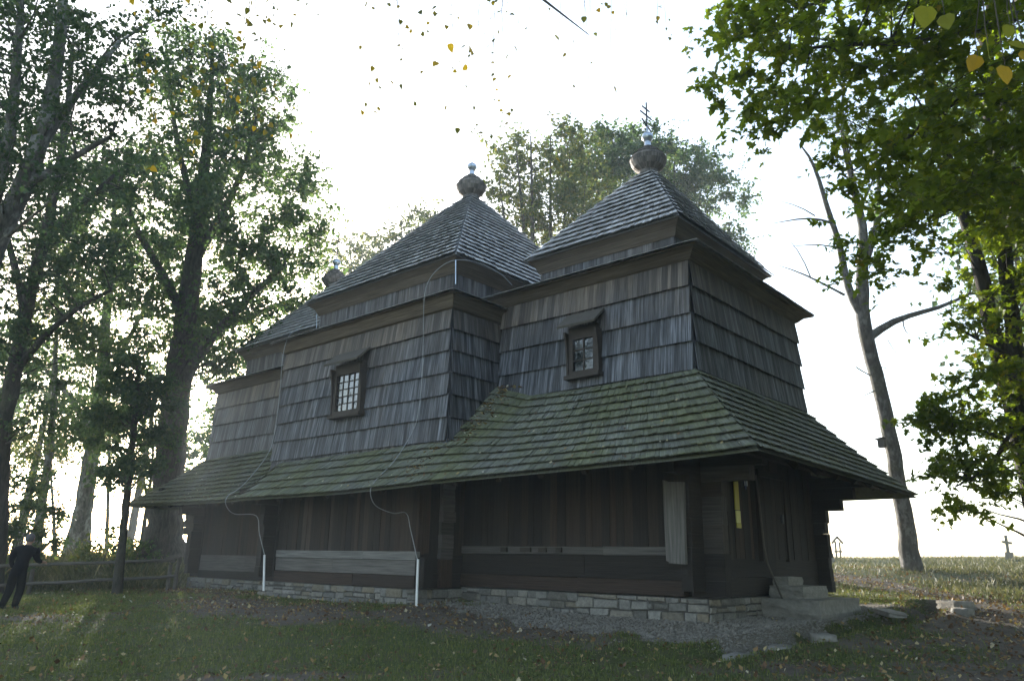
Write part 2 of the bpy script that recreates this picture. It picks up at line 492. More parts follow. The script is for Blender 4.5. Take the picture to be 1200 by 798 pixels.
# ---------------------------------------------------------------- church
church = empty('church', (-10, 3, 0), 'large old wooden church with shingled tent roofs, small domes and a mossy skirt roof', 'church')


def bil(a, b, c, d):
    a, b, c, d = (np.array(q, float) for q in (a, b, c, d))
    return lambda u, v: (a * (1 - u) + b * u) * (1 - v) + (d * (1 - u) + c * u) * v


def shingles(mb, f, cuts, bw, th, jit=.02, lap=.25, tints=None, under=True, flatb=False):
    """rows of boards on the surface f(u,v); cuts: list of v limits; f's u runs left to right seen from outside"""
    n = np.cross(f(1, .1) - f(0, .1), f(.5, .9) - f(.5, .1)); n /= np.linalg.norm(n)
    for i in range(len(cuts) - 1):
        v0, v1 = cuts[i], cuts[i + 1]
        hgt = np.linalg.norm(f(.5, v1) - f(.5, v0)); vt = v1 + lap * (v1 - v0)
        L = np.linalg.norm(f(1, v0) - f(0, v0)); k = max(1, int(L / bw))
        edges = (np.arange(k + 1) + np.concatenate([[0], rng.uniform(-.28, .28, k - 1), [0]])) / k
        wave = rng.uniform(0, 6); tn = tints[i] if tints else 0.
        for j in range(k):
            u0, u1 = edges[j], edges[j + 1]; g = .0025 / max(L, .1); dv = rng.uniform(-jit, jit) / hgt * (v1 - v0)
            sag = math.sin(u0 * 7 + wave) * .008 / hgt * (v1 - v0)
            vb = v0 - abs(dv) + sag; o = th * (rng.uniform(.96, 1.06) if flatb else rng.uniform(.85, 1.25))
            a, b = f(u0 + g, vb), f(u1 - g, vb); c, d = f(u1 - g, min(vt, 1.0)), f(u0 + g, min(vt, 1.0))
            A, B = a + n * (o + th * .6), b + n * (o + th * (.6 if flatb else rng.uniform(.5, .75))); Cc, D = c + n * th * .35, d + n * th * .35
            a = A - n * min(.02, th * .5); b = B - n * min(.02, th * .5); c = Cc - n * .012; d = D - n * .012
            r = random.random(); off = (random.random() * 50, random.random() * 50); wd = np.linalg.norm(b - a); hh = np.linalg.norm(c - b)
            mb.quad([A, B, Cc, D], ((0, 0), (wd, 0), (wd, hh), (0, hh)), r, tn, off)
            mb.quad([a, b, B, A], ((0, 0), (wd, 0), (wd, .03), (0, .03)), r * .6, tn, off)
            mb.quad([a, A, D, d], ((0, 0), (.03, 0), (.03, hh), (0, hh)), r, tn, off)
            mb.quad([B, b, c, Cc], ((0, 0), (.03, 0), (.03, hh), (0, hh)), r, tn, off)
    if under:
        m = 12
        for j in range(m):
            q = [f(j / m, 0), f((j + 1) / m, 0), f((j + 1) / m, 1), f(j / m, 1)]
            mb.quad([p - n * .012 for p in q], rnd=.1)


def rect(x0, x1, y0, y1, o, z):
    return [np.array(p, float) for p in ((x0 - o, y0 - o, z), (x1 + o, y0 - o, z), (x1 + o, y1 + o, z), (x0 - o, y1 + o, z))]


def rings(mb, R4, prof, tint=0.):
    for (o0, z0), (o1, z1) in zip(prof[:-1], prof[1:]):
        A, B = rect(*R4, o0, z0), rect(*R4, o1, z1)
        for k in range(4):
            q = [A[k], A[(k + 1) % 4], B[(k + 1) % 4], B[k]]
            L = np.linalg.norm(q[1] - q[0]); h = np.linalg.norm(q[3] - q[0])
            mb.quad(q, ((0, 0), (0, L), (h, L), (h, 0)), tint=tint)


def cutlist(n, extra=0, top=1.):
    return list(np.linspace(0, 1, n + 1))


def block(x0, x1, y0, y1, zb, t, z1, ncourse, o, z2, e, z3, apex, nroof, tint_top, tier=-.75):
    R4 = (x0, x1, y0, y1)
    h = (z1 - zb) / ncourse; zl = zb - h
    mb = MB(); A = rect(*R4, t / ncourse, zl); B = rect(*R4, -t, z1)
    for k in range(4):
        q = [A[k], A[(k + 1) % 4], B[(k + 1) % 4], B[k]]
        nn = ncourse + 1; tn = [0] + [0.] * (ncourse - 1) + [tint_top]
        tn[-2] = tint_top * .35
        shingles(mb, bil(*q), cutlist(nn), .125, .055, .004, .06, tn, flatb=True)
    mb.build('shingle_wall', M_WALL, church)
    # coved cornice under the eave
    mb = MB(); hh = z2 - z1
    rings(mb, R4, [(-t + .02, z1 - .03), (.02, z1), (.30 * o + .02, z1 + .45 * hh), (o * .72, z1 + .85 * hh), (o, z2 - .03), (o + .03, z2 - .005)])
    mb.build('cornice', M_CORN, church)
    # narrow eave roof
    mb = MB(); A = rect(*R4, o + .07, z2 + .0); B = rect(*R4, tier + .02, z2 + .42)
    for k in range(4):
        shingles(mb, bil(A[k], A[(k + 1) % 4], B[(k + 1) % 4], B[k]), cutlist(4), .10, .022, .018)
    mb.build('eave_roof', M_ROOF, church)
    # set-back wall
    mb = MB(); A = rect(*R4, tier, z2 + .30); B = rect(*R4, tier, z3 - .22)
    for k in range(4):
        shingles(mb, bil(A[k], A[(k + 1) % 4], B[(k + 1) % 4], B[k]), cutlist(1), .115, .02, .01, tints=[.3])
    mb.build('upper_wall', M_WALL, church)
    mb = MB()
    rings(mb, R4, [(tier + .03, z3 - .34), (tier + .06, z3 - .30), (tier + (e - tier) * .45, z3 - .14), (e - .03, z3 - .03), (e, z3 - .005)])
    mb.build('upper_cornice', M_CORN, church)
    # pyramid roof
    mb = MB(); A = rect(*R4, e + .06, z3); ax, ay, az = apex; q = .20
    B = [np.array((ax + i * q, ay + j * q, az)) for i, j in ((-1, -1), (1, -1), (1, 1), (-1, 1))]
    for k in range(4):
        shingles(mb, bil(A[k], A[(k + 1) % 4], B[(k + 1) % 4], B[k]), cutlist(nroof), .095, .06, .014)
    for k in range(4):
        mb.quad([A[(k + 1) % 4], A[k], rect(*R4, e - .8, z3 + .05)[k], rect(*R4, e - .8, z3 + .05)[(k + 1) % 4]], rnd=0)
    mb.build('pyramid_roof', M_ROOF, church)
    return R4


def dome(c, s, cross):
    mb = lathe([(.34, -.25), (.30, 0), (.27, .10), (.30, .13), (.42, .22), (.50, .36), (.52, .46), (.53, .47), (.49, .47), (.43, .60), (.45, .61), (.40, .61), (.30, .74), (.32, .75), (.27, .75), (.16, .88), (.0, .93)], (0, 0, 0), 22)
    mb.v = [(x * s + c[0], y * s + c[1], z * s + c[2]) for x, y, z in mb.v]
    d = mb.build('dome', M_DOME, church)
    prof = [(.24, .78), (.14, .86), (.095, .92), (.085, 1.06), (.11, 1.07)]
    prof += [(.17 * math.cos(a) + .001, 1.21 + .15 * math.sin(a)) for a in np.linspace(-1.1, 1.45, 9)] + [(.022, 1.40), (.014, 1.62 if cross else 1.75), (0, 1.63 if cross else 1.76)]
    mb = lathe(prof, (0, 0, 0), 14)
    mb.v = [(x * s + c[0], y * s + c[1], z * s + c[2]) for x, y, z in mb.v]
    mb.build('finial', M_METAL, d, True)
    if cross:
        k = MB(); z = c[2]
        k.box(c[0] - .016, c[0] + .016, c[1] - .016, c[1] + .016, z + 1.36 * s, z + 2.34)
        for hz_, L, sl_ in ((2.14, .40, 0), (1.93, .62, 0), (1.62, .48, .2)):
            k.beam((c[0] - .02, c[1] - L / 2, z + hz_ + sl_ / 2), (c[0] - .02, c[1] + L / 2, z + hz_ - sl_ / 2), .032, .032)
        k.build('cross', M_IRON, d)
    return d


NB = block(-5.5, 0, 0, 5.98, 4.94, .056, 7.44, 4, .30, 7.64, -.49, 8.74, (-2.69, 2.99, 11.57), 13, .75)
MBK = block(-12.94, -5.56, -1.68, 7.66, 3.75, .081, 7.04, 6, .24, 7.33, -.41, 8.63, (-9.73, 2.99, 13.04), 20, .7, -.72)
FB = block(-20.24, -12.98, .1, 5.88, 4.48, .05, 7.01, 4, .28, 7.28, -.38, 8.68, (-17.31, 2.99, 11.38), 13, .8, -.72)
dome((-2.69, 2.99, 11.57), 1.0, True)
dome((-9.73, 2.99, 13.04), 1.02, False)
dome((-17.31, 2.99, 11.38), 1.0, True)

# skirt roof: surveyed eave and head line, left to right along the front
ST = [(-21.28, -2.28, 2.70, -20.24, .06, 4.49), (-17.5, -2.28, 2.63, -17.5, .06, 4.53), (-14.2, -2.34, 2.60, -14.2, .06, 4.58), (-13.2, -2.6, 2.58, -13.4, .04, 4.75), (-12.3, -2.88, 2.55, -12.6, 0, 5.35),
      (-8, -2.9, 2.54, -8, 0, 5.4), (-6.1, -2.9, 2.58, -6.1, 0, 5.4), (-5.0, -2.72, 2.65, -5.45, 0, 5.28), (-3.6, -2.42, 2.72, -4.4, 0, 4.97), (-1.9, -2.30, 2.76, -3., 0, 4.92), (.88, -2.3, 2.81, -.8, 0, 4.93), (2.24, -2.28, 2.87, .02, -.02, 4.95)]
ST = np.array(ST); _ul = np.concatenate([[0], np.cumsum(np.linalg.norm(np.diff(ST[:, :3], axis=0), axis=1))]); _ul /= _ul[-1]


def skirt_front(u, v):
    s = np.array([np.interp(u, _ul, ST[:, i]) for i in range(6)])
    p = s[:3] * (1 - v) + s[3:] * v
    p[2] -= .10 * math.sin(math.pi * min(v, 1)) * (1 - .3 * u)
    return p


mb = MB()
shingles(mb, skirt_front, cutlist(11), .098, .055, .018, under=False)
m = 60
for j in range(m):
    for i in range(4):
        mb.quad([skirt_front(a, b) - np.array((0, -.02, .03)) for a, b in ((j / m, i / 4), ((j + 1) / m, i / 4), ((j + 1) / m, (i + 1) / 4), (j / m, (i + 1) / 4))], rnd=.1)
ce = [(-21.28, -2.28, 2.70), (2.24, -2.28, 2.87), (1.9, 8.26, 2.87), (-21.28, 8.26, 2.7)]
ct = [(-20.24, .06, 4.49), (.02, -.02, 4.95), (.02, 6.0, 4.95), (-20.24, 5.9, 4.49)]


def sagged(f):
    def g(u, v):
        p = f(u, v); p[2] -= .10 * math.sin(math.pi * min(v, 1)) * .7; return p
    return g


for k in (1, 2, 3):
    shingles(mb, sagged(bil(ce[k], ce[(k + 1) % 4], ct[(k + 1) % 4], ct[k])), cutlist(11), .098 if k == 1 else .3, .042, .012, under=False)
    f = sagged(bil(ce[k], ce[(k + 1) % 4], ct[(k + 1) % 4], ct[k]))
    for j in range(12):
        for i in range(4):
            mb.quad([f(a, b) - np.array((0, 0, .035)) for a, b in ((j / 12, i / 4), ((j + 1) / 12, i / 4), ((j + 1) / 12, (i + 1) / 4), (j / 12, (i + 1) / 4))], rnd=.1)
skirt = mb.build('skirt_roof', M_SKIRT, church)
# rafters beneath it
mb = MB()
for x in np.arange(-20.2, .2, 1.05):
    s = np.argmin(abs(ST[:, 0] - x)); ye = np.interp(x, ST[:, 0], ST[:, 1]); ze = np.interp(x, ST[:, 0], ST[:, 2]); zt = np.interp(x, ST[:, 3], ST[:, 5])
    mb.beam((x, ye + .12, ze - .05), (x, .0, zt - .22), .11, .13)
for y in np.arange(.3, 6, 1.1): mb.beam((1.85, y, 2.85), (0, y, 4.7), .11, .13)
mb.beam((-20.9, -1.9, 2.86), (-13.1, -1.95, 2.76), .16, .16); mb.beam((-13.1, -2.45, 2.80), (-5.4, -2.45, 2.82), .16, .16); mb.beam((-5.3, -1.95, 2.95), (1.75, -1.95, 3.02), .16, .16)
mb.beam((1.6, -1.9, 3.02), (1.45, 7.9, 3.02), .16, .16)
mb.build('rafter', M_PLANK, church)

# foundation of rubble
mb = MB()


def stone_run(x0, x1, y0, y1, z0, z1):
    for (ax, ay), (bx, by) in (((x0, y0), (x1, y0)), ((x1, y0), (x1, y1)), ((x1, y1), (x0, y1)), ((x0, y1), (x0, y0))):
        L = math.hypot(bx - ax, by - ay); d = np.array(((bx - ax) / L, (by - ay) / L, 0)); nn = np.array((d[1], -d[0], 0)); o = np.array((ax, ay, 0))
        mb.quad([o + (0, 0, z0), o + d * L + (0, 0, z0), o + d * L + (0, 0, z1 - .02), o + (0, 0, z1 - .02)], rnd=0, tint=1.)
        sg_ = [0.]
        while sg_[-1] < L: sg_.append(sg_[-1] + random.uniform(.7, 1.9))
        for s0, s1 in zip(sg_[:-1], sg_[1:]):
          zz = z1; s1 = min(s1, L)
          while zz > z0 + .05:
            h = random.uniform(.075, .21); t = s0 - (random.uniform(0, .1) if s0 else .02)
            while t < s1:
                wd = random.uniform(.13, .62); a, b = t, (t + wd if t + wd < s1 - .1 else s1 + random.uniform(-.02, .02)); t = b if b > t + .02 else t + .05
                if b - a < .05: continue
                g = random.uniform(.007, .016); pr = random.uniform(.015, .05); J = lambda: random.uniform(-.02, .02)
                tp = 0 if zz == z1 else J()
                q = [o + d * (a + g + J()) + (0, 0, zz - h + g + J()), o + d * (b - g + J()) + (0, 0, zz - h + g + J()), o + d * (b - g + J()) + (0, 0, zz - g + tp), o + d * (a + g + J()) + (0, 0, zz - g + tp)]
                F_ = [p + nn * (pr + J() * .5) + (d * .012 if k in (0, 3) else -d * .012) + np.array((0, 0, .012 if k < 2 else -.012)) for k, p in enumerate(q)]
                r = random.random(); tn = random.random() * .9
                mb.quad(F_, rnd=r, tint=tn)
                for k in range(4): mb.quad([q[k], q[(k + 1) % 4], F_[(k + 1) % 4], F_[k]], rnd=r, tint=tn)
            zz -= h
    mb.quad([(x0, y0, z1 - .01), (x1, y0, z1 - .01), (x1, y1, z1 - .01), (x0, y1, z1 - .01)], rnd=.3, tint=.2)


stone_run(-6.5, .12, -.12, 6.1, -.5, .44)
stone_run(-13.1, -6.48, -1.60, 7.6, -.6, .40)
stone_run(-20.4, -12.9, -.02, 6.0, -.6, .31)
mb.build('foundation', M_STONE, church)


# lower walls: logs below, upright boards above
def lower_wall(axis, c, a, b, sgn, rows, ptop, tint=.0, pw=.2, depth=.25):
    """rows [(z0,z1,tint,proud)]; boards above last row. axis 'x': wall runs along x at y=c, outside towards sgn"""
    mb = MB()
    def bx(p0, p1, o0, o1, z0, z1, g, r=None, t=0., j=0.):
        lo, hi = sorted((c + sgn * o0, c + sgn * o1))
        if axis == 'x': mb.box(p0, p1, lo, hi, z0, z1, g, r, t, j)
        else: mb.box(lo, hi, p0, p1, z0, z1, 1 if g == 0 else g, r, t, j)
    for z0, z1, tn, pr in rows:
        p = a
        while p < b - .01:
            L = min(b - p, random.uniform(2.6, 4.6))
            if b - p - L < .8: L = b - p
            bx(p, p + L - .006, -depth, pr, z0 + .006, z1 - .006, 0, None, tn + random.uniform(-.05, .05), .008); p += L
    zt = rows[-1][1]; p = a
    while p < b - .01:
        wd = min(b - p, pw * random.uniform(.7, 1.3))
        bx(p, p + wd - .006, -.1, .03 + random.uniform(0, .02), zt - random.uniform(0, .04), ptop, 2, None, tint + random.uniform(0, .5)); p += wd
    bx(a, b, -depth - .1, -.12, rows[0][0], ptop, 0)
    return mb.build('lower_wall', M_LOWER, church)


def mat_lower():
    m, t, b = nodes('lower_wall_timber')
    uv = N(t, 'TexCoord').outputs
    g = noise(t, mapped(t, uv['UV'], (26, .9, 1)), 1., 6, .65)
    base = ramp(t, attr(t, 'tint'), [(0, (.014, .011, .009)), (.3, (.024, .018, .0135)), (.5, (.042, .025, .017)), (.62, (.05, .040, .032)), (1, (.17, .165, .155))])
    col = mix(t, 1., base, ramp(t, g, [(.3, (.45, .45, .45)), (.7, (1.3, 1.3, 1.3))]), 'MULTIPLY')
    v = math_(t, 'ADD', math_(t, 'MULTIPLY', attr(t, 'rnd'), .6), .7)
    vm = N(t, 'VectorMath', operation='SCALE'); t.links.new(col, vm.inputs[0]); t.links.new(v, vm.inputs['Scale'])
    t.links.new(vm.outputs[0], b.inputs['Base Color']); b.inputs['Roughness'].default_value = .85
    bump(t, b, g, .6, .02)
    return m


M_LOWER = mat_lower()
lower_wall('x', 0, -6.55, -.42, -1, [(.45, .75, .5, .10), (.75, 1.22, .12, .06), (1.22, 1.40, .85, .09)], 4.0, .0)
lower_wall('x', -1.44, -12.5, -6.62, -1, [(.40, .69, .42, .10), (.69, 1.04, .85, .07), (1.04, 1.24, 1.0, .09)], 3.6, .1)
lower_wall('x', .1, -19.8, -13.0, -1, [(.31, .56, .05, .08), (.56, 1.08, .85, .06)], 4.0, .05)
lower_wall('y', 0, .3, 5.9, 1, [(.45, .82, .12, .06), (.82, 1.2, .1, .05)], 4.2, .0)
lower_wall('y', -6.62, -1.4, .2, 1, [(.40, .75, .1, .06), (.75, 1.2, .1, .04)], 3.6, .0)
lower_wall('y', -20.24, .3, 5.9, -1, [(.31, .7, .1, .06), (.7, 1.1, .2, .04)], 4.0, .0)
mb = MB(); mb.box(-20.1, -.2, .4, 5.6, -.2, 4.3); mb.box(-12.8, -6.8, -1.1, 7.3, -.2, 3.7); mb.box(-12.8, -5.7, -1.3, 7.3, 3.0, 3.7)  # dark boxes added inside the walls to stop light leaking through
mb.build('light_block_core', M_DARKV, church)


def corner(x, y, sx, sy, z0, z1, hx, hy, tint=.15, wd=.24, tmap=None):
    """crossing log ends at a corner: hx/hy: functions z -> overhang along x / y"""
    mb = MB(); z = z0; i = 0
    while z < z1 - .05:
        h = random.uniform(.25, .31); tn = (tmap(z, 0) if tmap else tint) + random.uniform(-.04, .08)
        tn2 = (tmap(z, 1) if tmap else tint) + random.uniform(-.04, .08)
        lx, ly = hx(z) * random.uniform(.92, 1.05), hy(z) * random.uniform(.92, 1.05)
        a, b = sorted((x - sx * .3, x + sx * lx)); lo, hi = sorted((y, y - sy * wd))
        if hx(z) > 0: mb.box(a, b, lo, hi, z, z + h - .003, 0, None, tn, .006)
        a, b = sorted((y - sy * .3, y + sy * ly)); lo, hi = sorted((x, x - sx * wd))
        if hy(z) > 0: mb.box(lo, hi, a, b, z + .11, z + h + .107, 1, None, tn2, .006)
        z += h; i += 1
    return mb.build('log_corner', M_LOWER, church)


def brk(l0, l1, zs, step=.28): return lambda z: l0 if z < zs else min(l1, l0 + .38 * (1 + (z - zs) / step))


corner(0, 0, 1, -1, .46, 3.1, brk(.42, 1.5, 2.5), brk(.50, 1.5, 2.5), .2, tmap=lambda z, k: .10 if z < 1.1 else .62 if k == 0 else .25)
corner(0, 6.0, 1, 1, .46, 3.1, brk(.35, 1.4, 2.4), brk(.45, 1.7, 2.4), .1)
mb = MB(); z = 1.08
while z < 2.8:
    h = random.uniform(.24, .33); mb.box(-6.62, -6.44 + random.uniform(-.03, .03), -.88, -.47, z, z + h - .008, 1, None, random.uniform(.68, .85), .01); z += h
mb.box(-6.62, -6.46, -.86, -.48, .42, 1.07, 2, None, .5, .01); mb.box(-6.66, -6.34, -1.52, -1.22, .42, 1.1, 2, None, .12, .015)
mb.build('log_corner', M_LOWER, church)
corner(-12.9, -1.5, -1, -1, .42, 2.65, brk(.35, .35, 2.4), brk(.42, .7, 2.3), .05)
corner(-20.24, .1, -1, -1, .33, 3.0, lambda z: .28 if z < 1.25 else .85 if z < 1.75 else 1.3, brk(.40, 1.8, 2.3), .05)
corner(-20.24, 5.9, -1, 1, .33, 3.0, brk(.42, 1.4, 2.0), brk(.40, 1.8, 2.3), .05)
# loose boards clad the front of the near corner
mb = MB(); mb.hexa([(-.43, -.62, 1.08), (-.08, -.62, 1.06), (-.08, -.53, 1.06), (-.43, -.53, 1.08), (-.45, -.60, 2.62), (-.06, -.60, 2.60), (-.06, -.52, 2.60), (-.45, -.52, 2.62)], 2, .6, .86)
mb.hexa([(-.50, -.60, 1.12), (-.435, -.60, 1.10), (-.435, -.50, 1.10), (-.50, -.50, 1.12), (-.53, -.58, 2.66), (-.455, -.58, 2.64), (-.455, -.50, 2.64), (-.53, -.50, 2.66)], 2, 1., .80)
mb.build('corner_cladding', M_LOWER, church)
mb = MB()
for x in (-5.2, -4.6, -4.05, -3.55):
    mb = MB(); mb.box(x, x + random.uniform(.12, .36), -.15, -.10, 1.27, 1.37, 0, None, .62); mb.build('repair_block', M_LOWER, church)


# windows
def window(x0, x1, z0, z1, gx0, gx1, gz0, gz1, yw, cols, rows, label):
    wn = empty('window', ((x0 + x1) / 2, yw, z0)); attach(wn, church); wn['label'] = label
    mb = MB()
    for a, b, c, d in ((gx0 - .11, gx0, gz0 - .08, gz1 + .3), (gx1, gx1 + .11, gz0 - .08, gz1 + .3), (gx0, gx1, gz1, gz1 + .3), (gx0, gx1, gz0 - .10, gz0)):
        mb.box(a, b, yw - .11, yw + .04, c, d, 2, None, .1)
    for xx in (gx0 - .17, gx1 + .12):                       # curved side boards
        prev = None
        for k in range(8):
            v = k / 7; zz = gz0 - .12 + (gz1 + .30 - gz0) * v; dp = .13 + .02 * v + .10 * v ** 3
            if prev: mb.hexa([(xx, yw - prev[1], prev[0]), (xx + .05, yw - prev[1], prev[0]), (xx + .05, yw + .02, prev[0]), (xx, yw + .02, prev[0]),
                              (xx, yw - dp, zz), (xx + .05, yw - dp, zz), (xx + .05, yw + .02, zz), (xx, yw + .02, zz)])
            prev = (zz, dp)
    def sub(name, mb, mat): mb.build(name, mat, wn)
    sub('window_frame', mb, M_FRAME)
    mb = MB(); mb.box(gx0 - .20, gx1 + .20, yw - .20, yw + .02, gz0 - .19, gz0 - .10, 0, .3, .1); sub('sill', mb, M_FRAME)
    mb = MB()
    hx0, hx1 = gx0 - .24, gx1 + .26
    zf, zk = gz1 + .24, gz1 + .62
    mb.hexa([(hx0, yw - .40, zf), (hx1, yw - .40, zf), (hx1, yw + .02, zk), (hx0, yw + .02, zk), (hx0, yw - .42, zf + .05), (hx1, yw - .42, zf + .05), (hx1, yw + .0, zk + .05), (hx0, yw + .0, zk + .05)], 0)
    sub('hood', mb, M_GREYWOOD)
    mb = MB()
    for k in range(1, cols): xx = gx0 + (gx1 - gx0) * k / cols; mb.box(xx - .014, xx + .014, yw - .075, yw - .035, gz0, gz1)
    for k in range(1, rows): zz = gz0 + (gz1 - gz0) * k / rows; mb.box(gx0, gx1, yw - .070, yw - .040, zz - .013, zz + .013, 0)
    sub('muntin', mb, M_FRAME)
    mb = MB()
    for i in range(cols):
        for j in range(rows):
            a, b = gx0 + (gx1 - gx0) * i / cols, gx0 + (gx1 - gx0) * (i + 1) / cols; c, d = gz0 + (gz1 - gz0) * j / rows, gz0 + (gz1 - gz0) * (j + 1) / rows
            k = [random.uniform(-.004, .004) for _ in range(3)]
            mb.quad([(a, yw - .055 + k[0], c), (b, yw - .055 + k[1], c), (b, yw - .055 + k[2], d), (a, yw - .055 + k[0] + k[2] - k[1], d)])
    sub('pane', mb, M_GLASS)


window(-3.3, -2.3, 5.2, 6.4, -3.04, -2.46, 5.32, 6.08, -.06, 2, 3, 'small window with six panes under a sloping board hood')
window(-10.3, -8.7, 4.68, 6.3, -9.84, -8.88, 4.86, 5.86, -1.74, 4, 5, 'wider barred window on the middle block')

# door on the near gable
door = MB()
p = 2.56
while p < 3.80:
    wd = min(3.82 - p, .2); door.box(.05, .095 + random.uniform(0, .01), p, p + wd - .006, 1.2, 2.98, 2, None, random.uniform(.1, .35)); p += wd
dr = door.build('door', M_LOWER, church)
k = MB()
for a, b, c, d in ((2.42, 2.55, 1.15, 3.1), (3.83, 3.96, 1.15, 3.1), (2.42, 3.96, 2.99, 3.13)): k.box(.045, .14, a, b, c, d, 2, None, .25)
k.build('door_frame', M_LOWER, dr)
k = MB(); k.box(.10, .15, 3.6, 3.66, 2.0, 2.2); k.build('handle', M_IRON, dr)


# lightning conductor
def wire(name, pts, r, mat, parent, smooth=True, sides=6, sub=6):
    pts = np.array(pts, float); n = len(pts); tt = np.linspace(0, n - 1, (n - 1) * sub + 1); out = []
    for q in tt:
        i = min(int(q), n - 2); f = q - i; p0, p1, p2, p3 = pts[max(i - 1, 0)], pts[i], pts[i + 1], pts[min(i + 2, n - 1)]
        out.append(.5 * ((2 * p1) + (-p0 + p2) * f + (2 * p0 - 5 * p1 + 4 * p2 - p3) * f * f + (-p0 + 3 * p1 - 3 * p2 + p3) * f ** 3))
    V, F = tubes([(out, np.full(len(out), r))], sides)
    return link(name, mesh_np(name, V, F, smooth=True), mat, parent)


def py(u, v, y):
    D = FW + RT * (u - 600) / FPX - UP * (v - 399) / FPX; return CAM + D * ((y - CAM[1]) / D[1])


wire('lightning_wire', [py(600, 334, -.1), py(585, 320, -.5), py(560, 308, -1.), py(534, 305, -1.95), py(515, 314, -2.0), py(502, 330, -2.05), py(497, 352, -2.05), py(496, 400, -1.85), py(494, 450, -1.82), py(489, 490, -1.80), py(480, 512, -1.85), py(462, 540, -2.25), py(440, 563, -2.75), py(434, 576, -3.0),
      py(440, 592, -2.7), py(460, 601, -2.2), py(476, 601, -1.7), py(481, 620, -1.62), py(489, 655, -1.66)], .011, M_WIRE, church)
wire('lightning_wire', [py(371, 372, -.9), py(352, 383, -1.2), py(338, 395, -1.9), py(331, 420, -2.0), py(328, 460, -1.9), py(321, 510, -1.9), py(312, 535, -2.1), py(285, 568, -2.6), py(267, 581, -2.95), py(265, 592, -2.95), py(275, 602, -2.4), py(300, 604, -2.05), py(304, 625, -2.02), py(310, 650, -2.02)], .011, M_WIRE, church)
for u0, v0, u1, v1 in ((490, 655, 488, 712), (310, 650, 309, 692)):
    yp = -1.67 if u0 > 400 else -2.02; a, b = py(u0, v0, yp), py(u1, v1, yp)
    V, F = tubes([([a, b], [.03, .03])], 10); link('wire_conduit', mesh_np('wire_conduit', V, F, smooth=True), M_PIPE, church)
V, F = tubes([([py(534, 333, -1.95), py(534, 305, -1.95)], [.015, .015])], 6); link('wire_holder', mesh_np('wire_holder', V, F), M_METAL, church)
V, F = tubes([([py(371, 385, -1.2), py(371, 368, -1.2)], [.015, .015])], 6); link('wire_holder', mesh_np('wire_holder', V, F), M_METAL, church)
# leaves caught in the valley of the skirt roof
mb = MB()
for k in range(420):
    if k < 260: x = random.gauss(-5.25, .10 + .25 * random.random()); y = random.uniform(-1.7, -.05); x += (-y - .8) * -.12
    else: x = random.gauss(-5.55 - .2, .16); y = random.uniform(-2.75, -1.75); x += (y + 1.7) * .05
    u = np.interp(x, ST[:, 0], _ul); best = min((abs(skirt_front(u, v)[1] - y), v) for v in np.linspace(0, 1, 30)); p = skirt_front(u, best[1])
    c = np.array((x, p[1], p[2] + .05 + random.random() * .03)); a = random.uniform(0, 6.3); s = random.uniform(.025, .06)
    dx = np.array((math.cos(a) * s, math.sin(a) * s, random.uniform(-.5, .9) * s)); dy = np.array((-math.sin(a) * s * .6, math.cos(a) * s * .6, random.uniform(-.2, .7) * s))
    mb.quad([c - dx, c + dy, c + dx, c - dy])
for k in range(260):
    u = random.uniform(.02, .99); v = random.random() ** 1.6 * .95; p = skirt_front(u, v)
    if -12.9 < p[0] < -5.6 and p[1] > -1.8: continue
    a = random.uniform(0, 6.3); q = random.uniform(.02, .05); c = p + np.array((0, -.03, .085))
    dx = np.array((math.cos(a) * q, math.sin(a) * q * .7, math.sin(a) * q * .6)); dy = np.array((-math.sin(a) * q * .6, math.cos(a) * q * .5, math.cos(a) * q * .4 + .01))
    mb.quad([c - dx, c + dy, c + dx, c - dy])
tag(mb.build('leaf_litter', M_LITTER), 'drift of brown dead leaves in the roof valley beside the middle block', 'dead leaves', kind='stuff')

# notice board, emblem, pole, steps at the door
def flat_y(name, c, w_, h, mat, th=.02):
    mb = MB(); x, y, z = c; mb.box(x, x + th, y - w_ / 2, y + w_ / 2, z - h / 2, z + h / 2); return mb
M_YEL = flat('yellow_paint', (.42, .36, .02), .5, 0, .15)
M_YEL2 = flat('pale_yellow_paint', (.62, .58, .16), .5, 0, .1)
M_BLUE = flat('dark_blue_enamel', (.02, .04, .12), .3); M_WHT = flat('white_enamel', (.6, .62, .62), .3)
nb = empty('notice_board', (.06, 1.43, 1.82), 'narrow tall yellow notice board with pale lower strip on dark gable wall', 'notice board')
flat_y('board', (.06, 1.43, 2.53), .20, .70, M_YEL).build('board', M_YEL, nb)
flat_y('label', (.06, 1.45, 2.04), .20, .25, M_YEL2).build('label_strip', M_YEL2, nb)
flat_y('label', (.06, 1.46, 1.86), .20, .10, M_YEL).build('label_strip', M_YEL, nb)
em = empty('wall_emblem', (.06, 1.93, 2.7), 'small dark enamel shield with white marks on the gable wall between yellow board and door', 'plaque')
mb = MB(); mb.hexa([(.05, 1.92, 2.64), (.05, 1.94, 2.64), (.065, 1.94, 2.64), (.065, 1.92, 2.64), (.05, 1.80, 2.92), (.05, 2.06, 2.92), (.065, 2.06, 2.92), (.065, 1.80, 2.92)]); mb.build('shield', M_BLUE, em)
for s in (-1, 1):
    mb = MB(); y = 1.93 + s * .055; mb.hexa([(.068, y - .012, 2.72), (.068, y + .012, 2.72), (.074, y + .012, 2.72), (.074, y - .012, 2.72), (.068, y - .03, 2.86), (.068, y + .03, 2.86), (.074, y + .03, 2.86), (.074, y - .03, 2.86)]); mb.build('white_mark', M_WHT, em)
V, F = tubes([([(.10, 2.40, 3.0), (.14, 2.40, 2.3), (.18, 2.38, 1.5), (.22, 2.42, 1.1), (.55, 2.36, .3)], [.022, .024, .024, .022, .02])], 7)
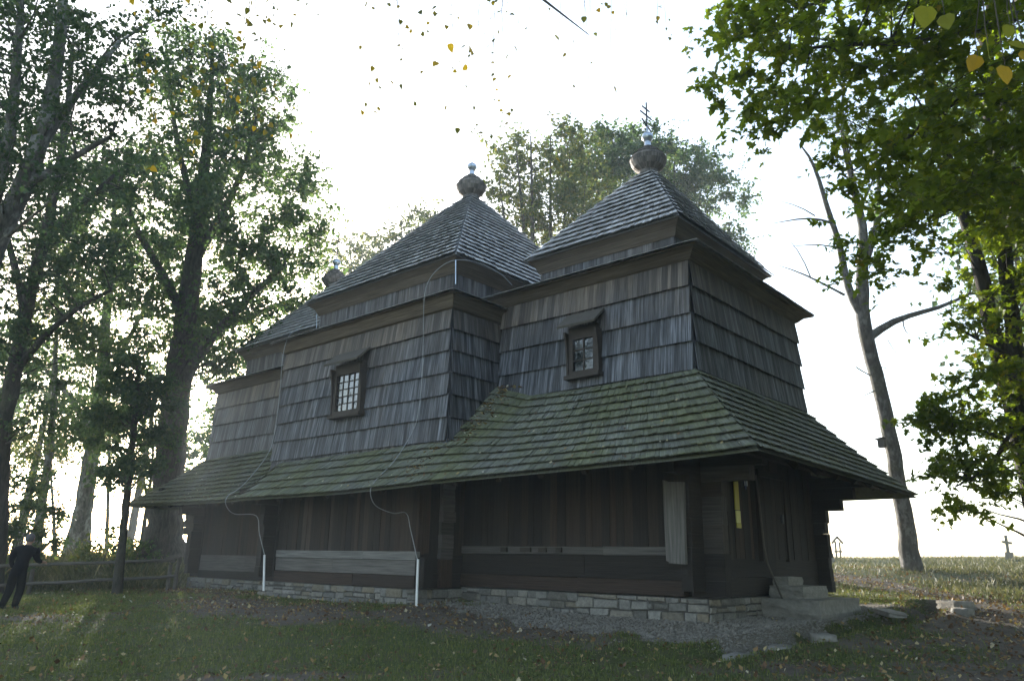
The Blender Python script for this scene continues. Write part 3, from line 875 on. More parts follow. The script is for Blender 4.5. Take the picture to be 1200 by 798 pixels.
tag(link('wooden_pole', mesh_np('wooden_pole', V, F, smooth=True), M_GREYWOOD), 'thin crooked wooden pole leaning on the gable wall left of the door', 'pole')


def rock(name, c, dims, mat, seed=0, rot=0., rough=.09, sub=3, parent=None):
    import bmesh
    bm = bmesh.new(); bmesh.ops.create_cube(bm, size=1); bmesh.ops.subdivide_edges(bm, edges=bm.edges[:], cuts=sub, use_grid_fill=True)
    r = np.random.default_rng(seed)
    k = r.uniform(0, 6, 9)
    for v in bm.verts:
        x, y, z = v.co; q = Vector((x, y, z)); l = max(abs(x), abs(y), abs(z)); rr = q.length
        q = q * (1 - .30 * (rr / .87) ** 3 * (rough * 4))
        n = math.sin(x * 7 + k[0]) * math.sin(y * 6 + k[1]) + math.sin(z * 8 + k[2] + x * 5)
        q *= 1 + rough * n * .6 + r.uniform(-.3, .3) * rough
        v.co = q
    mtx = Matrix.Translation(c) @ Matrix.Rotation(rot, 4, 'Z') @ Matrix.Diagonal((*dims, 1))
    bm.transform(mtx); me = bpy.data.meshes.new(name); bm.to_mesh(me); bm.free()
    for p in me.polygons: p.use_smooth = rough > .05
    return link(name, me, mat, parent)


st = empty('stone_steps', (.6, 3.0, .1), 'stack of rough stone blocks forming steps below the dark gable door', 'steps')
rock('step', (.75, 3.35, .20), (1.25, 2.5, .42), M_STEP, 1, 0, .035, 5, st)
rock('step', (.55, 3.2, .53), (.72, 1.55, .26), M_STEP, 2, .03, .035, 5, st)
rock('step', (.36, 3.1, .74), (.36, .75, .20), M_STEP, 3, -.04, .04, 4, st)
rock('slab', (2.15, 3.85, .16), (.34, 1.7, .10), M_STEP, 4, .48, .03, 4)
tag(COL.objects[-1], 'flat grey stone slab laid like a footbridge across the ditch right of the steps', 'slab')
ed = [(1.35, -1.9, .45, 'pale flat edging stone at the near end of the ditch'), (1.62, -.95, .5, 'grey edging stone on the near lip of the ditch, second from its end'), (1.95, .1, .42, 'wide grey edging stone on the ditch lip in front of the slab'),
      (2.75, 6.1, .55, 'low flat boulder lying in grass beyond the slab at the far end of the ditch'), (3.05, 5.3, .3, 'small grey boulder beside the flat boulder past the slab')]
for i, (x, y, s, lb) in enumerate(ed):
    tag(rock('edging_stone', (x + .18, y, float(gz(x + .18, y)) + .04), (s * .8, s * 1.3, .2), M_STEP, 20 + i, .3 * i), lb, 'stone', 'stones edging the ditch')

# ---------------------------------------------------------------- fence
fe = empty('wooden_fence', (-20.4, -3, -.2), 'low weathered fence of two round rails between walking man and church corner', 'fence')
pL, pR = P(24, 688, 25), P(203, 690, 25.8)
mb = None
def pole(name, a, b, r0, r1, parent, mat=M_GREYWOOD, n=6):
    a = np.array(a, float); b = np.array(b, float); tt = np.linspace(0, 1, n)
    pts = a + (b - a) * tt[:, None] + rng.normal(0, r0 * .12, (n, 3)); V, F = tubes([(pts, r0 + (r1 - r0) * tt)], 9)
    k = len(V); V = np.vstack([V, pts[0], pts[-1]])
    o = link(name, mesh_np(name, V, F, smooth=True), mat, parent); return o
tops = []
for (u, v, d, h) in ((24, 690, 25, .95), (34, 690, 25.1, .80), (196, 690, 25.9, .85), (204, 692, 25.8, 1.12)):
    b = P(u, v, d); z = float(gz(b[0], b[1])); pole('post', (b[0], b[1], z - .3), (b[0] + .03, b[1], z + h), .07, .06, fe)
for (a, b) in (((-10, 663, 24.6), (205, 656, 25.85)), ((-10, 686, 24.6), (205, 675, 25.85))):
    p, q = P(*a), P(*b); m1 = (p + q) / 2 + np.array((0, 0, -.03)); pole('rail', p, q, .055, .05, fe, n=10)
mb = MB(); b = P(204, 652, 25.8); mb.beam(b + np.array((-.2, -.2, -.1)), b + np.array((.2, .2, .08)), .12, .12); mb.build('post_cap', M_GREYWOOD, fe)


# ---------------------------------------------------------------- trees
def in_poly(pt, poly):
    x, y = pt; c = False; j = len(poly) - 1
    for i in range(len(poly)):
        if (poly[i][1] > y) != (poly[j][1] > y) and x < (poly[j][0] - poly[i][0]) * (y - poly[i][1]) / (poly[j][1] - poly[i][1]) + poly[i][0]: c = not c
        j = i
    return c


def clump_poly(poly, d0, d1, n, r):
    xs = [q[0] for q in poly]; ys = [q[1] for q in poly]; out = []
    while len(out) < n:
        q = (r.uniform(min(xs), max(xs)), r.uniform(min(ys), max(ys)))
        if in_poly(q, poly): out.append(P(q[0], q[1], r.uniform(d0, d1)))
    return np.array(out)


def clump_ell(c, rad, n, r, hollow=.35):
    d = r.normal(size=(n, 3)); d /= np.linalg.norm(d, axis=1)[:, None]
    return np.array(c) + d * (r.uniform(hollow ** 3, 1, n) ** (1 / 3))[:, None] * np.array(rad)


def grow(chains, clumps, r, step=.55, twig=.012, maxr=.6, lift=.25):
    """chains: list of (pts, radii) given limbs; every clump gets a branch from the nearest fitting node. Returns tubes."""
    pos = []; rad = []; polys = []
    for pts, rr in chains:
        pts = np.array(pts, float); rr = np.array(rr, float)
        seg = np.linalg.norm(np.diff(pts, axis=0), axis=1); L = np.concatenate([[0], np.cumsum(seg)]); n = max(3, int(L[-1] / step))
        s = np.linspace(0, L[-1], n + 1); pp = np.stack([np.interp(s, L, pts[:, i]) for i in range(3)], 1); q = np.interp(s, L, rr)
        for _ in range(2): pp[1:-1] = pp[1:-1] * .5 + (pp[:-2] + pp[2:]) * .25
        pp[1:-1] += r.normal(0, 1, pp[1:-1].shape) * q[1:-1, None] * .07
        polys.append((pp, q)); pos += list(pp[1:]); rad += list(q[1:])
    pos = np.array(pos); rad = np.array(rad)
    order = np.argsort([np.min(np.linalg.norm(pos - c, axis=1)) for c in clumps])
    for ci in order:
        c = clumps[ci]; dv = c - pos; hd = np.hypot(dv[:, 0], dv[:, 1])
        cost = np.linalg.norm(dv, axis=1) + 1.6 * np.maximum(0, .35 * hd - dv[:, 2]) + .6 / (rad * 10 + .1) * .3
        b = int(np.argmin(cost)); p0 = pos[b]; D = np.linalg.norm(c - p0)
        if D < .15: continue
        n = max(2, int(D / step)); tt = np.linspace(0, 1, n + 1)[:, None]
        mid = (p0 + c) / 2 + np.array((0, 0, lift * D * r.uniform(-.4, .8))) + r.normal(0, .10 * D, 3)
        pp = p0 * (1 - tt) ** 2 + 2 * mid * tt * (1 - tt) + c * tt ** 2
        pp[1:-1] += r.normal(0, .05 * step, pp[1:-1].shape)
        r0 = min(rad[b] * maxr, twig + .011 * D + .006); q = r0 + (twig * .5 - r0) * np.linspace(0, 1, n + 1) ** .8
        polys.append((pp, q)); pos = np.vstack([pos, pp[1:]]); rad = np.concatenate([rad, q[1:]])
    return polys


def leaf_mesh(name, centers, size, r, droop=.35, kind='kite', flat=.0, dirs=None):
    n = len(centers)
    t = r.normal(size=(n, 3)); t[:, 2] -= droop; t /= np.linalg.norm(t, axis=1)[:, None]
    up = r.normal(size=(n, 3)) * (1 - flat); up[:, 2] += flat * 2 + .3; s = np.cross(t, up); s /= np.linalg.norm(s, axis=1)[:, None] + 1e-9; nn = np.cross(s, t)
    if dirs is not None:
        t = r.normal(0, .28, (n, 3)) + (0, 0, -1); t /= np.linalg.norm(t, axis=1)[:, None]; s = np.cross(t, np.array(dirs) + r.normal(0, .35, (n, 3))); s *= 1.15 / np.linalg.norm(s, axis=1)[:, None]; nn = np.cross(s, t)
    L = (size * np.clip(r.lognormal(-.05, .3, n), .45, 1.7))[:, None]
    if kind == 'kite':
        prof = [(0, 0, 0), (.42, .38, .06), (1, 0, -.05), (.42, -.38, .06)]
    elif kind == 'heart':
        prof = [(0, 0, 0), (-.04, .22, .03), (.18, .46, .05), (.5, .40, .03), (.8, .2, 0), (1.05, 0, -.08), (.8, -.2, 0), (.5, -.40, .03), (.18, -.46, .05), (-.04, -.22, .03)]
    else:                                                     # five-lobed maple leaf
        prof = [(0, 0, 0), (-.08, .30, .02), (.15, .26, .02), (.32, .62, .0), (.42, .22, .04), (.70, .26, .0), (1.05, 0, -.06), (.70, -.26, .0), (.42, -.22, .04), (.32, -.62, .0), (.15, -.26, .02), (-.08, -.30, .02)]
    k = len(prof); V = np.empty((n, k, 3))
    for i, (a, b, c) in enumerate(prof): V[:, i] = centers + L * (a * t + b * s + c * nn)
    return mesh_np(name, V.reshape(-1, 3), np.arange(n * k).reshape(n, k), r.beta(1.6, 1.9, n), smooth=False)


def leaves_at(clumps, per, spread, r, twigs=None, tr=.006):
    """sprays: every clump is a handful of short twigs with the leaves strung along them"""
    out = []; sp0 = np.array(spread)
    for c in clumps:
        k = int(per * r.uniform(.5, 1.5)); sp = sp0 * r.uniform(.7, 1.4); m = max(3, int(k / 14))
        D = r.normal(0, 1, (m, 3)) * sp * 1.25; w_ = r.integers(0, m, k); tt = r.uniform(.05, 1, k)[:, None] ** .8
        out.append(c + D[w_] * tt + r.normal(0, .2, (k, 3)) * sp - np.array((0, 0, .12)) * sp0[0] * tt ** 2)
        if twigs is not None:
            for d in D[:6]: twigs.append((np.array([c, c + d * .5 + r.normal(0, .05, 3) * sp, c + d - (0, 0, .1 * sp0[0])]), np.array([tr, tr * .7, tr * .35])))
    return np.concatenate(out)


def tree(name, label, base, chains, clumps, per, spread, size, leafmat, bark, seed, group=None, kind='kite', sides=7, flat=.25, step=.55, twig=.012, cat='tree', extra=None, droop=.35, maxr=.6):
    r = np.random.default_rng(seed)
    b = np.array(base, float); root = empty(name, b, label, cat, group)
    polys = grow(chains, clumps, r, step, twig, maxr)
    if extra: polys += extra
    tw = []; lv = leaves_at(clumps, per, spread, r, tw, twig * .6)
    V, F = tubes(polys, sides); V2, F2 = tubes(tw, 3); link('trunk', mesh_np('trunk', np.vstack([V, V2]), np.vstack([F, F2 + len(V)]), smooth=True), bark, root)
    link('crown', leaf_mesh('crown', lv, size, r, droop, kind, flat), leafmat, root)
    return root


def chain(*pts):
    return (np.array([P(u, v, d) for u, v, d, _ in pts]), np.array([q[3] for q in pts]))


def rooted(ch, flare=1.0):
    """trunk chain extended into the ground with a root flare"""
    p, q = ch; z = float(gz(p[0][0], p[0][1])); g = p[0].copy(); g[2] = z - .3
    b0 = g.copy(); b0[2] = z + .02
    return (np.vstack([[g, b0], p[1:]]), np.concatenate([[q[0] * 1.35 * flare, q[0] * 1.15 * flare], q[1:]]))


def gbase(p): return (p[0], p[1], float(gz(p[0], p[1])))


r1 = np.random.default_rng(11)
# big lime left of the church
tr = rooted(chain((190, 660, 32, .95), (193, 620, 32, .72), (199, 540, 32, .62), (207, 460, 32, .56), (217, 380, 32, .46), (228, 300, 32, .36), (236, 230, 32.3, .27), (243, 160, 32.5, .18), (248, 90, 32.5, .10), (250, 40, 32.5, .05)), 1.15)
lims = [chain((205, 470, 32, .30), (225, 425, 31.5, .24), (262, 380, 31, .18), (300, 340, 30.5, .13), (335, 310, 30.2, .08)),
        chain((212, 420, 32, .25), (245, 390, 32.6, .2), (290, 372, 33.4, .15), (345, 350, 34, .08)),
        chain((218, 375, 32, .22), (190, 320, 31.4, .17), (160, 270, 31, .12), (140, 220, 30.6, .07)),
        chain((226, 310, 32, .2), (262, 250, 32, .15), (290, 190, 32, .1), (300, 140, 32, .06)),
        chain((232, 260, 32, .18), (212, 190, 32.5, .13), (200, 120, 33, .08), (196, 60, 33, .04)),
        chain((205, 480, 32, .2), (180, 440, 31.5, .15), (140, 420, 31, .1), (110, 410, 31, .06))]
cl = np.concatenate([clump_ell(P(232, 120, 32.3), (2.7, 3, 3.6), 95, r1), clump_ell(P(296, 235, 31.5), (2.6, 3.2, 3.6), 100, r1), clump_ell(P(168, 250, 31.5), (2.8, 3.2, 3.4), 90, r1),
                     clump_ell(P(322, 340, 31), (2.0, 2.8, 2.6), 70, r1), clump_ell(P(150, 370, 31), (2.6, 3, 2.2), 55, r1), clump_ell(P(262, 400, 33), (2.6, 2.6, 1.8), 45, r1), clump_ell(P(225, 300, 34.5), (3.5, 1.5, 4), 40, r1), clump_ell(P(285, 120, 32), (1.9, 2.2, 2.4), 42, r1), clump_ell(P(335, 250, 32), (1.5, 2, 2.2), 24, r1),
                     clump_ell(P(290, 455, 34.5), (2.0, 2, 1.6), 30, r1), clump_ell(P(120, 500, 33), (2.2, 2, 1.6), 26, r1)])
tree('lime_tree', 'huge lime tree with thick flared trunk and tall dense crown just left of the church', gbase(tr[0][1]), [tr] + lims, cl, 112, (.46, .46, .32), .15, M_LEAF, M_BARK, 21)
# leaning grey tree at the left edge, trunk outside the frame
tr = rooted(chain((-85, 760, 17, .34), (-62, 560, 17, .30), (-36, 380, 17, .27), (0, 272, 17, .24), (34, 205, 17.2, .21), (56, 140, 17.4, .18), (68, 70, 17.6, .14), (74, 0, 17.8, .11), (80, -120, 18, .05)))
lims = [chain((-30, 350, 17, .2), (-12, 250, 17, .17), (10, 170, 17, .13), (20, 80, 17, .1), (26, -20, 17, .06)), chain((45, 175, 17.3, .12), (90, 110, 17.8, .09), (140, 50, 18.4, .05)), chain((28, 220, 17.1, .11), (75, 190, 17.4, .08), (130, 160, 17.8, .05))]
cl = np.concatenate([clump_poly([(-140, -160), (100, -220), (215, -40), (200, 40), (180, 110), (150, 190), (90, 215), (-20, 240), (-140, 260)], 15.3, 20, 210, r1)])
tree('lime_tree', 'leaning grey-barked tree at the left edge with its limbs reaching up into dense leaves', gbase(tr[0][1]), [tr] + lims, cl, 140, (.38, .38, .28), .105, M_LEAF_D, M_BARK_P, 22, step=.4)
# darker slanting tree behind it
tr = rooted(chain((-8, 680, 25, .34), (0, 590, 25, .28), (3, 500, 25, .26), (20, 420, 25, .24), (38, 335, 25.2, .21), (60, 250, 25.5, .17), (76, 160, 26, .12), (85, 60, 26, .07)))
lims = [chain((15, 440, 25, .13), (45, 400, 24.5, .11), (90, 360, 24, .08), (130, 340, 24, .05)), chain((30, 370, 25, .14), (15, 300, 25.5, .11), (-10, 220, 26, .07)), chain((50, 285, 25.3, .12), (95, 240, 25.5, .09), (140, 200, 26, .05)), chain((2, 510, 25, .12), (-30, 440, 25, .09), (-60, 380, 25, .06))]
cl = np.concatenate([clump_poly([(-90, 150), (80, 140), (190, 190), (200, 300), (150, 350), (110, 390), (40, 400), (-90, 420)], 23, 28.5, 150, r1), clump_poly([(-80, 420), (60, 400), (120, 440), (60, 520), (-80, 520)], 24, 27, 34, r1)])
tree('lime_tree', 'dark slanting tree behind the man with a ragged crown full of bright gaps', gbase(tr[0][1]), [tr] + lims, cl, 128, (.46, .46, .3), .125, M_LEAF_D, M_BARK_D, 23)
# young tree inside the fence
tr = rooted(chain((138, 690, 24.2, .15), (143, 640, 24.2, .125), (150, 570, 24.2, .115), (156, 510, 24.2, .095), (161, 455, 24.2, .07), (164, 420, 24.2, .035)))
cl = np.concatenate([clump_poly([(112, 560), (100, 500), (120, 450), (150, 410), (185, 420), (205, 470), (200, 530), (180, 560), (160, 540), (140, 566)], 22.8, 25.6, 66, r1)])
tree('young_tree', 'young thin-stemmed tree with compact dark crown standing at the rail fence', gbase(tr[0][1]), [tr], cl, 200, (.32, .32, .22), .105, M_LEAF_D, M_BARK_D, 24, step=.3, twig=.008)
# leaning pale trunk and a lighter slim one beyond the fence
tr = rooted(chain((84, 662, 38, .50), (95, 610, 38, .44), (103, 565, 38, .40), (112, 500, 38, .34), (120, 430, 38, .28), (128, 340, 38, .2), (134, 250, 38, .12), (138, 170, 38, .06)))
lims = [chain((110, 515, 38, .16), (80, 460, 38.5, .12), (40, 420, 39, .07)), chain((118, 450, 38, .16), (150, 400, 37.5, .12), (175, 350, 37, .07))]
cl = np.concatenate([clump_ell(P(130, 240, 38), (4, 4, 5), 80, r1), clump_ell(P(60, 400, 39), (2.5, 3, 2), 28, r1), clump_ell(P(170, 350, 37.5), (2.5, 3, 3), 40, r1), clump_ell(P(95, 480, 38), (2.2, 2.2, 1.2), 16, r1)])
tree('lime_tree', 'pale leaning trunk rising beyond the fence between man and young tree', gbase(tr[0][1]), [tr] + lims, cl, 110, (.55, .55, .36), .17, M_LEAF, M_BARK_P, 25)
tr = rooted(chain((38, 662, 34, .24), (48, 600, 34, .2), (57, 540, 34, .17), (64, 470, 34, .13), (66, 380, 34, .08), (70, 300, 34, .04)))
cl = np.concatenate([clump_ell(P(66, 330, 34), (2.2, 2.2, 3), 40, r1), clump_ell(P(50, 520, 34), (2, 1.6, 1.4), 14, r1)])
tree('young_tree', 'slim pale curving tree directly behind the head of the man', gbase(tr[0][1]), [tr], cl, 90, (.45, .45, .3), .14, M_LEAF_Y, M_BARK_P, 26)
# slender misty saplings
sap = [(66, 655, 46, 560, 'bare sapling left of the pale leaning trunk'), (104, 655, 44, 470, 'bare thin sapling close behind the pale leaning trunk'), (125, 655, 48, 520, 'straight thin sapling just left of the young dark tree'), (163, 657, 36, 560, 'slanting grey sapling tucked against the huge lime trunk')]
for i, (u, v, d, vt, lb) in enumerate(sap):
    lean = 14 if i == 3 else (-6, 4, 3)[i]
    tr = rooted(chain((u, v, d, .13), (u + lean * .5, (v + vt) / 2, d, .10), (u + lean, vt, d, .07), (u + lean * 1.4, vt - 70, d, .03)))
    cl = clump_ell(P(u + lean * 1.2, vt - 20, d), (1.3, 1.3, 2.2), 16, r1)
    tree('sapling', lb, gbase(tr[0][1]), [tr], cl, 40, (.4, .4, .3), .15, M_LEAF_Y, M_BARK_P, 40 + i, 'saplings beyond the fence', step=.4)
# bushes by the fence
def bush(label, c, rad, n, per, size, mat, seed):
    r = np.random.default_rng(seed); b = np.array(c); z = float(gz(b[0], b[1])); root = empty('bush', (b[0], b[1], z), label, 'bush')
    polys = []; cl = clump_ell((b[0], b[1], z + rad[2]), rad, n, r, .2); cl[:, 2] = np.maximum(cl[:, 2], z + .1)
    for q in cl[::2]:
        t = np.linspace(0, 1, 5)[:, None]; p0 = np.array((b[0] + r.normal(0, .15), b[1] + r.normal(0, .15), z - .1)); m = (p0 + q) / 2 + np.array((0, 0, .2 * rad[2]))
        polys.append((p0 * (1 - t) ** 2 + 2 * m * t * (1 - t) + q * t ** 2, np.linspace(.03, .008, 5)))
    V, F = tubes(polys, 5); link('stem', mesh_np('stem', V, F, smooth=True), M_BARK_D, root)
    link('foliage', leaf_mesh('foliage', leaves_at(cl, per, (.26, .26, .2), r), size, r), mat, root)
bush('broad dark bush behind the man reaching over his head at the left edge', P(8, 640, 27), (1.9, 1.7, 2.3), 70, 120, .11, M_LEAF_D, 50)
bush('low sparse bush with bright leaves between the young tree and the leaning trunk', P(118, 655, 30), (1.4, 1.2, .95), 30, 55, .12, M_LEAF_Y, 51)
bush('rounded bush at the foot of the huge lime trunk', P(157, 655, 30.5), (.9, .9, .7), 18, 60, .10, M_LEAF, 52)

# trees behind the church and far off in the mist
def copse(label, u, v, d, stems, ells, per, size, mat, seed, name='broadleaf_tree', group=None, bark=M_BARK):
    r = np.random.default_rng(seed); ch = []
    for k, (tu, tv, rr) in enumerate(stems):
        a = (u + (k - len(stems) / 2) * 3, v, d, rr); ch.append(chain(a, ((a[0] + tu) / 2 + r.normal(0, 3), (v + tv) / 2, d, rr * .7), (tu, tv, d + r.normal(0, .6), rr * .15)))
    b = gbase(ch[0][0][0])
    ch = [(np.vstack([[(q[0][0], q[0][1], b[2] - .3)], q]), np.concatenate([[x[0] * 1.25], x])) for q, x in ch]
    cl = np.concatenate([clump_ell(P(eu, ev, d + r.normal(0, 1)), rad, n, r) for eu, ev, rad, n in ells])
    return tree(name, label, b, ch, cl, per, (.55, .55, .42), size, mat, bark, seed, group, step=.8, sides=6)
copse('airy many-stemmed yellowish tree rising between the two right-hand church towers', 640, 520, 45, [(585, 210, .2), (605, 175, .22), (622, 160, .25), (645, 160, .22), (668, 180, .2), (690, 190, .18), (712, 230, .14)],
      [(640, 215, (3.8, 3.5, 3.6), 120), (600, 262, (2.2, 2.5, 2.8), 50), (700, 240, (2.4, 3, 2.6), 55)], 75, .20, M_LEAF_Y, 60)
copse('rounded dense bluish tree showing behind the right-hand tower', 790, 500, 54, [(750, 180, .3), (790, 190, .28), (820, 230, .2)],
      [(752, 205, (4.6, 4, 3.4), 130), (805, 245, (4.0, 4, 4.2), 120), (845, 305, (2.2, 3, 2.4), 40), (700, 190, (3.2, 3, 2.2), 60)], 120, .21, M_LEAF, 61)
copse('faint misty tree top left of the middle tower', 500, 520, 58, [(470, 260, .25), (505, 250, .25), (525, 270, .2)], [(500, 285, (3.2, 3, 3.0), 70), (465, 305, (2.2, 2, 2.2), 36), (535, 265, (2, 2, 2), 24)], 60, .22, M_LEAF_Y, 62)
copse('faint pale tree top beside the far small dome', 420, 520, 62, [(410, 280, .25), (430, 290, .22)], [(412, 300, (2.8, 3, 2.6), 60), (445, 320, (2, 2, 2), 26)], 60, .22, M_LEAF_Y, 63)
far = [(-60, 640, 52, 'tall misty tree far beyond the left edge bush'), (20, 640, 58, 'misty tree deep in the wood behind the man'), (150, 645, 60, 'misty tree deep in the wood behind the young tree'), (260, 640, 48, 'misty tree filling the gap between huge lime and church')]
for i, (u, v, d, lb) in enumerate(far):
    hs = (11, 12, 11, 7)[i]
    q = P(u, v, d); z = float(gz(q[0], q[1])); b = np.array((q[0], q[1], z))
    ch = [(np.array([b - (0, 0, .3), b + (0.2, .1, hs * .5), b + (.4, .2, hs * .95), b + (.3, 0, hs * 1.4)]), np.array([.4, .3, .18, .05]))]
    r = np.random.default_rng(70 + i); cl = np.concatenate([clump_ell(b + (0, 0, hs), (3.6, 3.6, hs * .5), 90, r)])
    tree('broadleaf_tree', lb, b, ch, cl, 70, (.7, .7, .5), .24, M_LEAF, M_BARK, 70 + i, 'misty wood beyond the fence', step=.9, sides=5)

# nearly bare tree on the right with a bird box
D = 28
tr = rooted(chain((1068, 665, D, .46), (1063, 620, D, .36), (1048, 540, D, .31), (1035, 470, D, .30), (1022, 420, D, .30), (1013, 388, D, .30), (1008, 352, D, .29), (1011, 322, D, .25), (1013, 280, D, .20), (1006, 240, D, .16), (993, 190, D, .12), (985, 145, D, .08), (990, 90, D, .04)), 0.85)
lims = [chain((1008, 366, D, .2), (991, 337, D, .17), (988, 300, D, .15), (978, 268, D, .13), (963, 225, D, .1), (955, 190, D - .3, .07), (938, 170, D - .5, .03)),
        chain((1011, 322, D, .16), (1024, 280, D + .4, .13), (1031, 230, D + .8, .1), (1026, 160, D + 1, .05)),
        chain((1019, 395, D, .2), (1033, 384, D, .17), (1045, 376, D, .15), (1060, 370, D, .12), (1100, 362, D - .3, .09), (1135, 345, D - .6, .05)),
        chain((990, 346, D, .06), (962, 331, D + .3, .045), (937, 318, D + .6, .035), (912, 311, D + .9, .012)), chain((950, 325, D + .5, .03), (938, 293, D + .6, .022), (924, 280, D + .6, .008)),
        chain((976, 262, D, .06), (952, 253, D - .3, .045), (930, 258, D - .5, .03), (905, 262, D - .8, .01)), chain((955, 253, D - .3, .03), (938, 240, D - .4, .022), (915, 236, D - .5, .008)),
        chain((985, 292, D, .04), (960, 285, D - .5, .025), (920, 290, D - 1, .008)), chain((1011, 240, D, .05), (1030, 195, D, .035), (1042, 150, D, .02)),
        chain((1058, 371, D, .035), (1056, 388, D, .025), (1062, 396, D, .018), (1068, 393, D, .01)), chain((1026, 432, D, .03), (1034, 426, D, .025), (1042, 434, D, .012)), chain((1003, 430, D, .03), (1012, 436, D, .03), (1020, 440, D, .03)),
        chain((1029, 456, D, .04), (1020, 460, D - .2, .025), (1004, 468, D - .4, .008)), chain((1040, 398, D, .02), (1050, 415, D, .012), (1062, 430, D, .006))]
cl = np.concatenate([clump_ell(P(1000, 150, D), (1.6, 1.8, 1.8), 26, r1), clump_ell(P(1040, 210, D + .5), (1.4, 1.6, 1.8), 18, r1), clump_ell(P(1150, 345, D - .5), (.8, .8, .5), 5, r1)])
tree('bare_tree', 'tall nearly bare forked tree with patchy pale bark right of the church', gbase(tr[0][1]), [(tr[0], tr[1] * .86)] + [(a_, b_ * .85) for a_, b_ in lims], cl, 40, (.4, .4, .3), .13, M_LEAF, M_BARK_G, 80, step=.5)
bb = P(1034, 519, D - .36)
box_ = empty('bird_box', bb, 'small wooden bird box hanging on the left side of the bare tree trunk', 'bird box')
mb = MB(); mb.box(bb[0] - .13, bb[0] + .10, bb[1] - .12, bb[1] + .12, bb[2] - .16, bb[2] + .14); mb.build('box_body', M_GREYWOOD, box_)
mb = MB(); mb.hexa([(bb[0] - .20, bb[1] - .16, bb[2] + .13), (bb[0] + .12, bb[1] - .16, bb[2] + .18), (bb[0] + .12, bb[1] + .16, bb[2] + .18), (bb[0] - .20, bb[1] + .16, bb[2] + .13), (bb[0] - .20, bb[1] - .16, bb[2] + .155), (bb[0] + .12, bb[1] - .16, bb[2] + .205), (bb[0] + .12, bb[1] + .16, bb[2] + .205), (bb[0] - .20, bb[1] + .16, bb[2] + .155)]); mb.build('box_roof', M_GREYWOOD, box_)

# maple on the right, boughs hanging over the view
trA = rooted(chain((1232, 700, 17, .30), (1218, 610, 17, .24), (1202, 540, 17, .22), (1182, 460, 17, .19), (1166, 395, 17, .17), (1146, 310, 17, .15), (1124, 235, 17, .12), (1100, 150, 16.6, .09), (1085, 60, 16, .06), (1075, -40, 15.6, .03)), 1.1)
lims = [chain((1216, 600, 17, .2), (1204, 500, 16.8, .18), (1190, 420, 16.7, .165), (1178, 310, 16.6, .15), (1165, 215, 16.4, .13), (1158, 120, 16, .11), (1160, 0, 15.5, .08), (1170, -150, 15, .05)),
        chain((1160, 60, 15.7, .12), (1200, -10, 14, .10), (1190, 25, 12.8, .075), (1130, 38, 12, .055), (1060, 50, 11.6, .045), (985, 52, 11.3, .03), (900, 62, 11, .012)),
        chain((1164, 210, 16.4, .10), (1180, 110, 14.5, .075), (1130, 110, 13.3, .05), (1060, 165, 12.8, .035), (1000, 200, 12.6, .015)),
        chain((1175, 300, 16.6, .09), (1200, 190, 15, .06), (1150, 215, 14.2, .04), (1100, 255, 14, .02)),
        chain((1160, 60, 15.7, .1), (1100, -40, 13, .07), (1020, -20, 11.6, .045), (940, 10, 11.2, .02)),
        chain((1198, 530, 17, .06), (1160, 505, 16.5, .045), (1120, 500, 16.2, .03), (1085, 520, 16, .012)), chain((1200, 480, 17, .06), (1160, 550, 16, .04), (1120, 570, 15.6, .015)), chain((1190, 420, 16.8, .05), (1150, 400, 16.2, .035), (1115, 380, 16, .015))]
cl = np.concatenate([clump_poly([(880, -60), (850, 40), (842, 110), (868, 165), (905, 178), (945, 150), (965, 200), (1010, 240), (1080, 235), (1150, 240), (1230, 250), (1260, -60)], 9.8, 14, 210, r1),
                     clump_poly([(990, 215), (1000, 300), (1030, 318), (1075, 310), (1110, 270), (1220, 290), (1230, 220), (1100, 200)], 12.5, 16, 58, r1),
                     clump_poly([(1100, 260), (1110, 360), (1150, 420), (1230, 420), (1230, 240)], 15, 18.5, 46, r1),
                     clump_poly([(1075, 480), (1085, 580), (1120, 610), (1160, 590), (1240, 560), (1240, 420), (1150, 425), (1110, 450)], 14.5, 18, 105, r1)])
tree('maple_tree', 'green maple leaning in from the right edge with two dark trunks and overhanging boughs', gbase(trA[0][1]), [trA] + lims, cl, 62, (.30, .30, .15), .112, M_MAPLE, M_BARK_D, 81, kind='maple', flat=.6, step=.35, twig=.007, droop=.2)
copse('hazy background tree high behind the maple boughs at the right edge', 1262, 640, 30, [(1150, 120, .2), (1190, 90, .22), (1230, 120, .2)], [(1150, 170, (2.6, 2.5, 3), 60), (1210, 200, (2.4, 2.5, 3.4), 50), (1110, 130, (1.8, 2, 2), 24)], 70, .16, M_LEAF, 82)


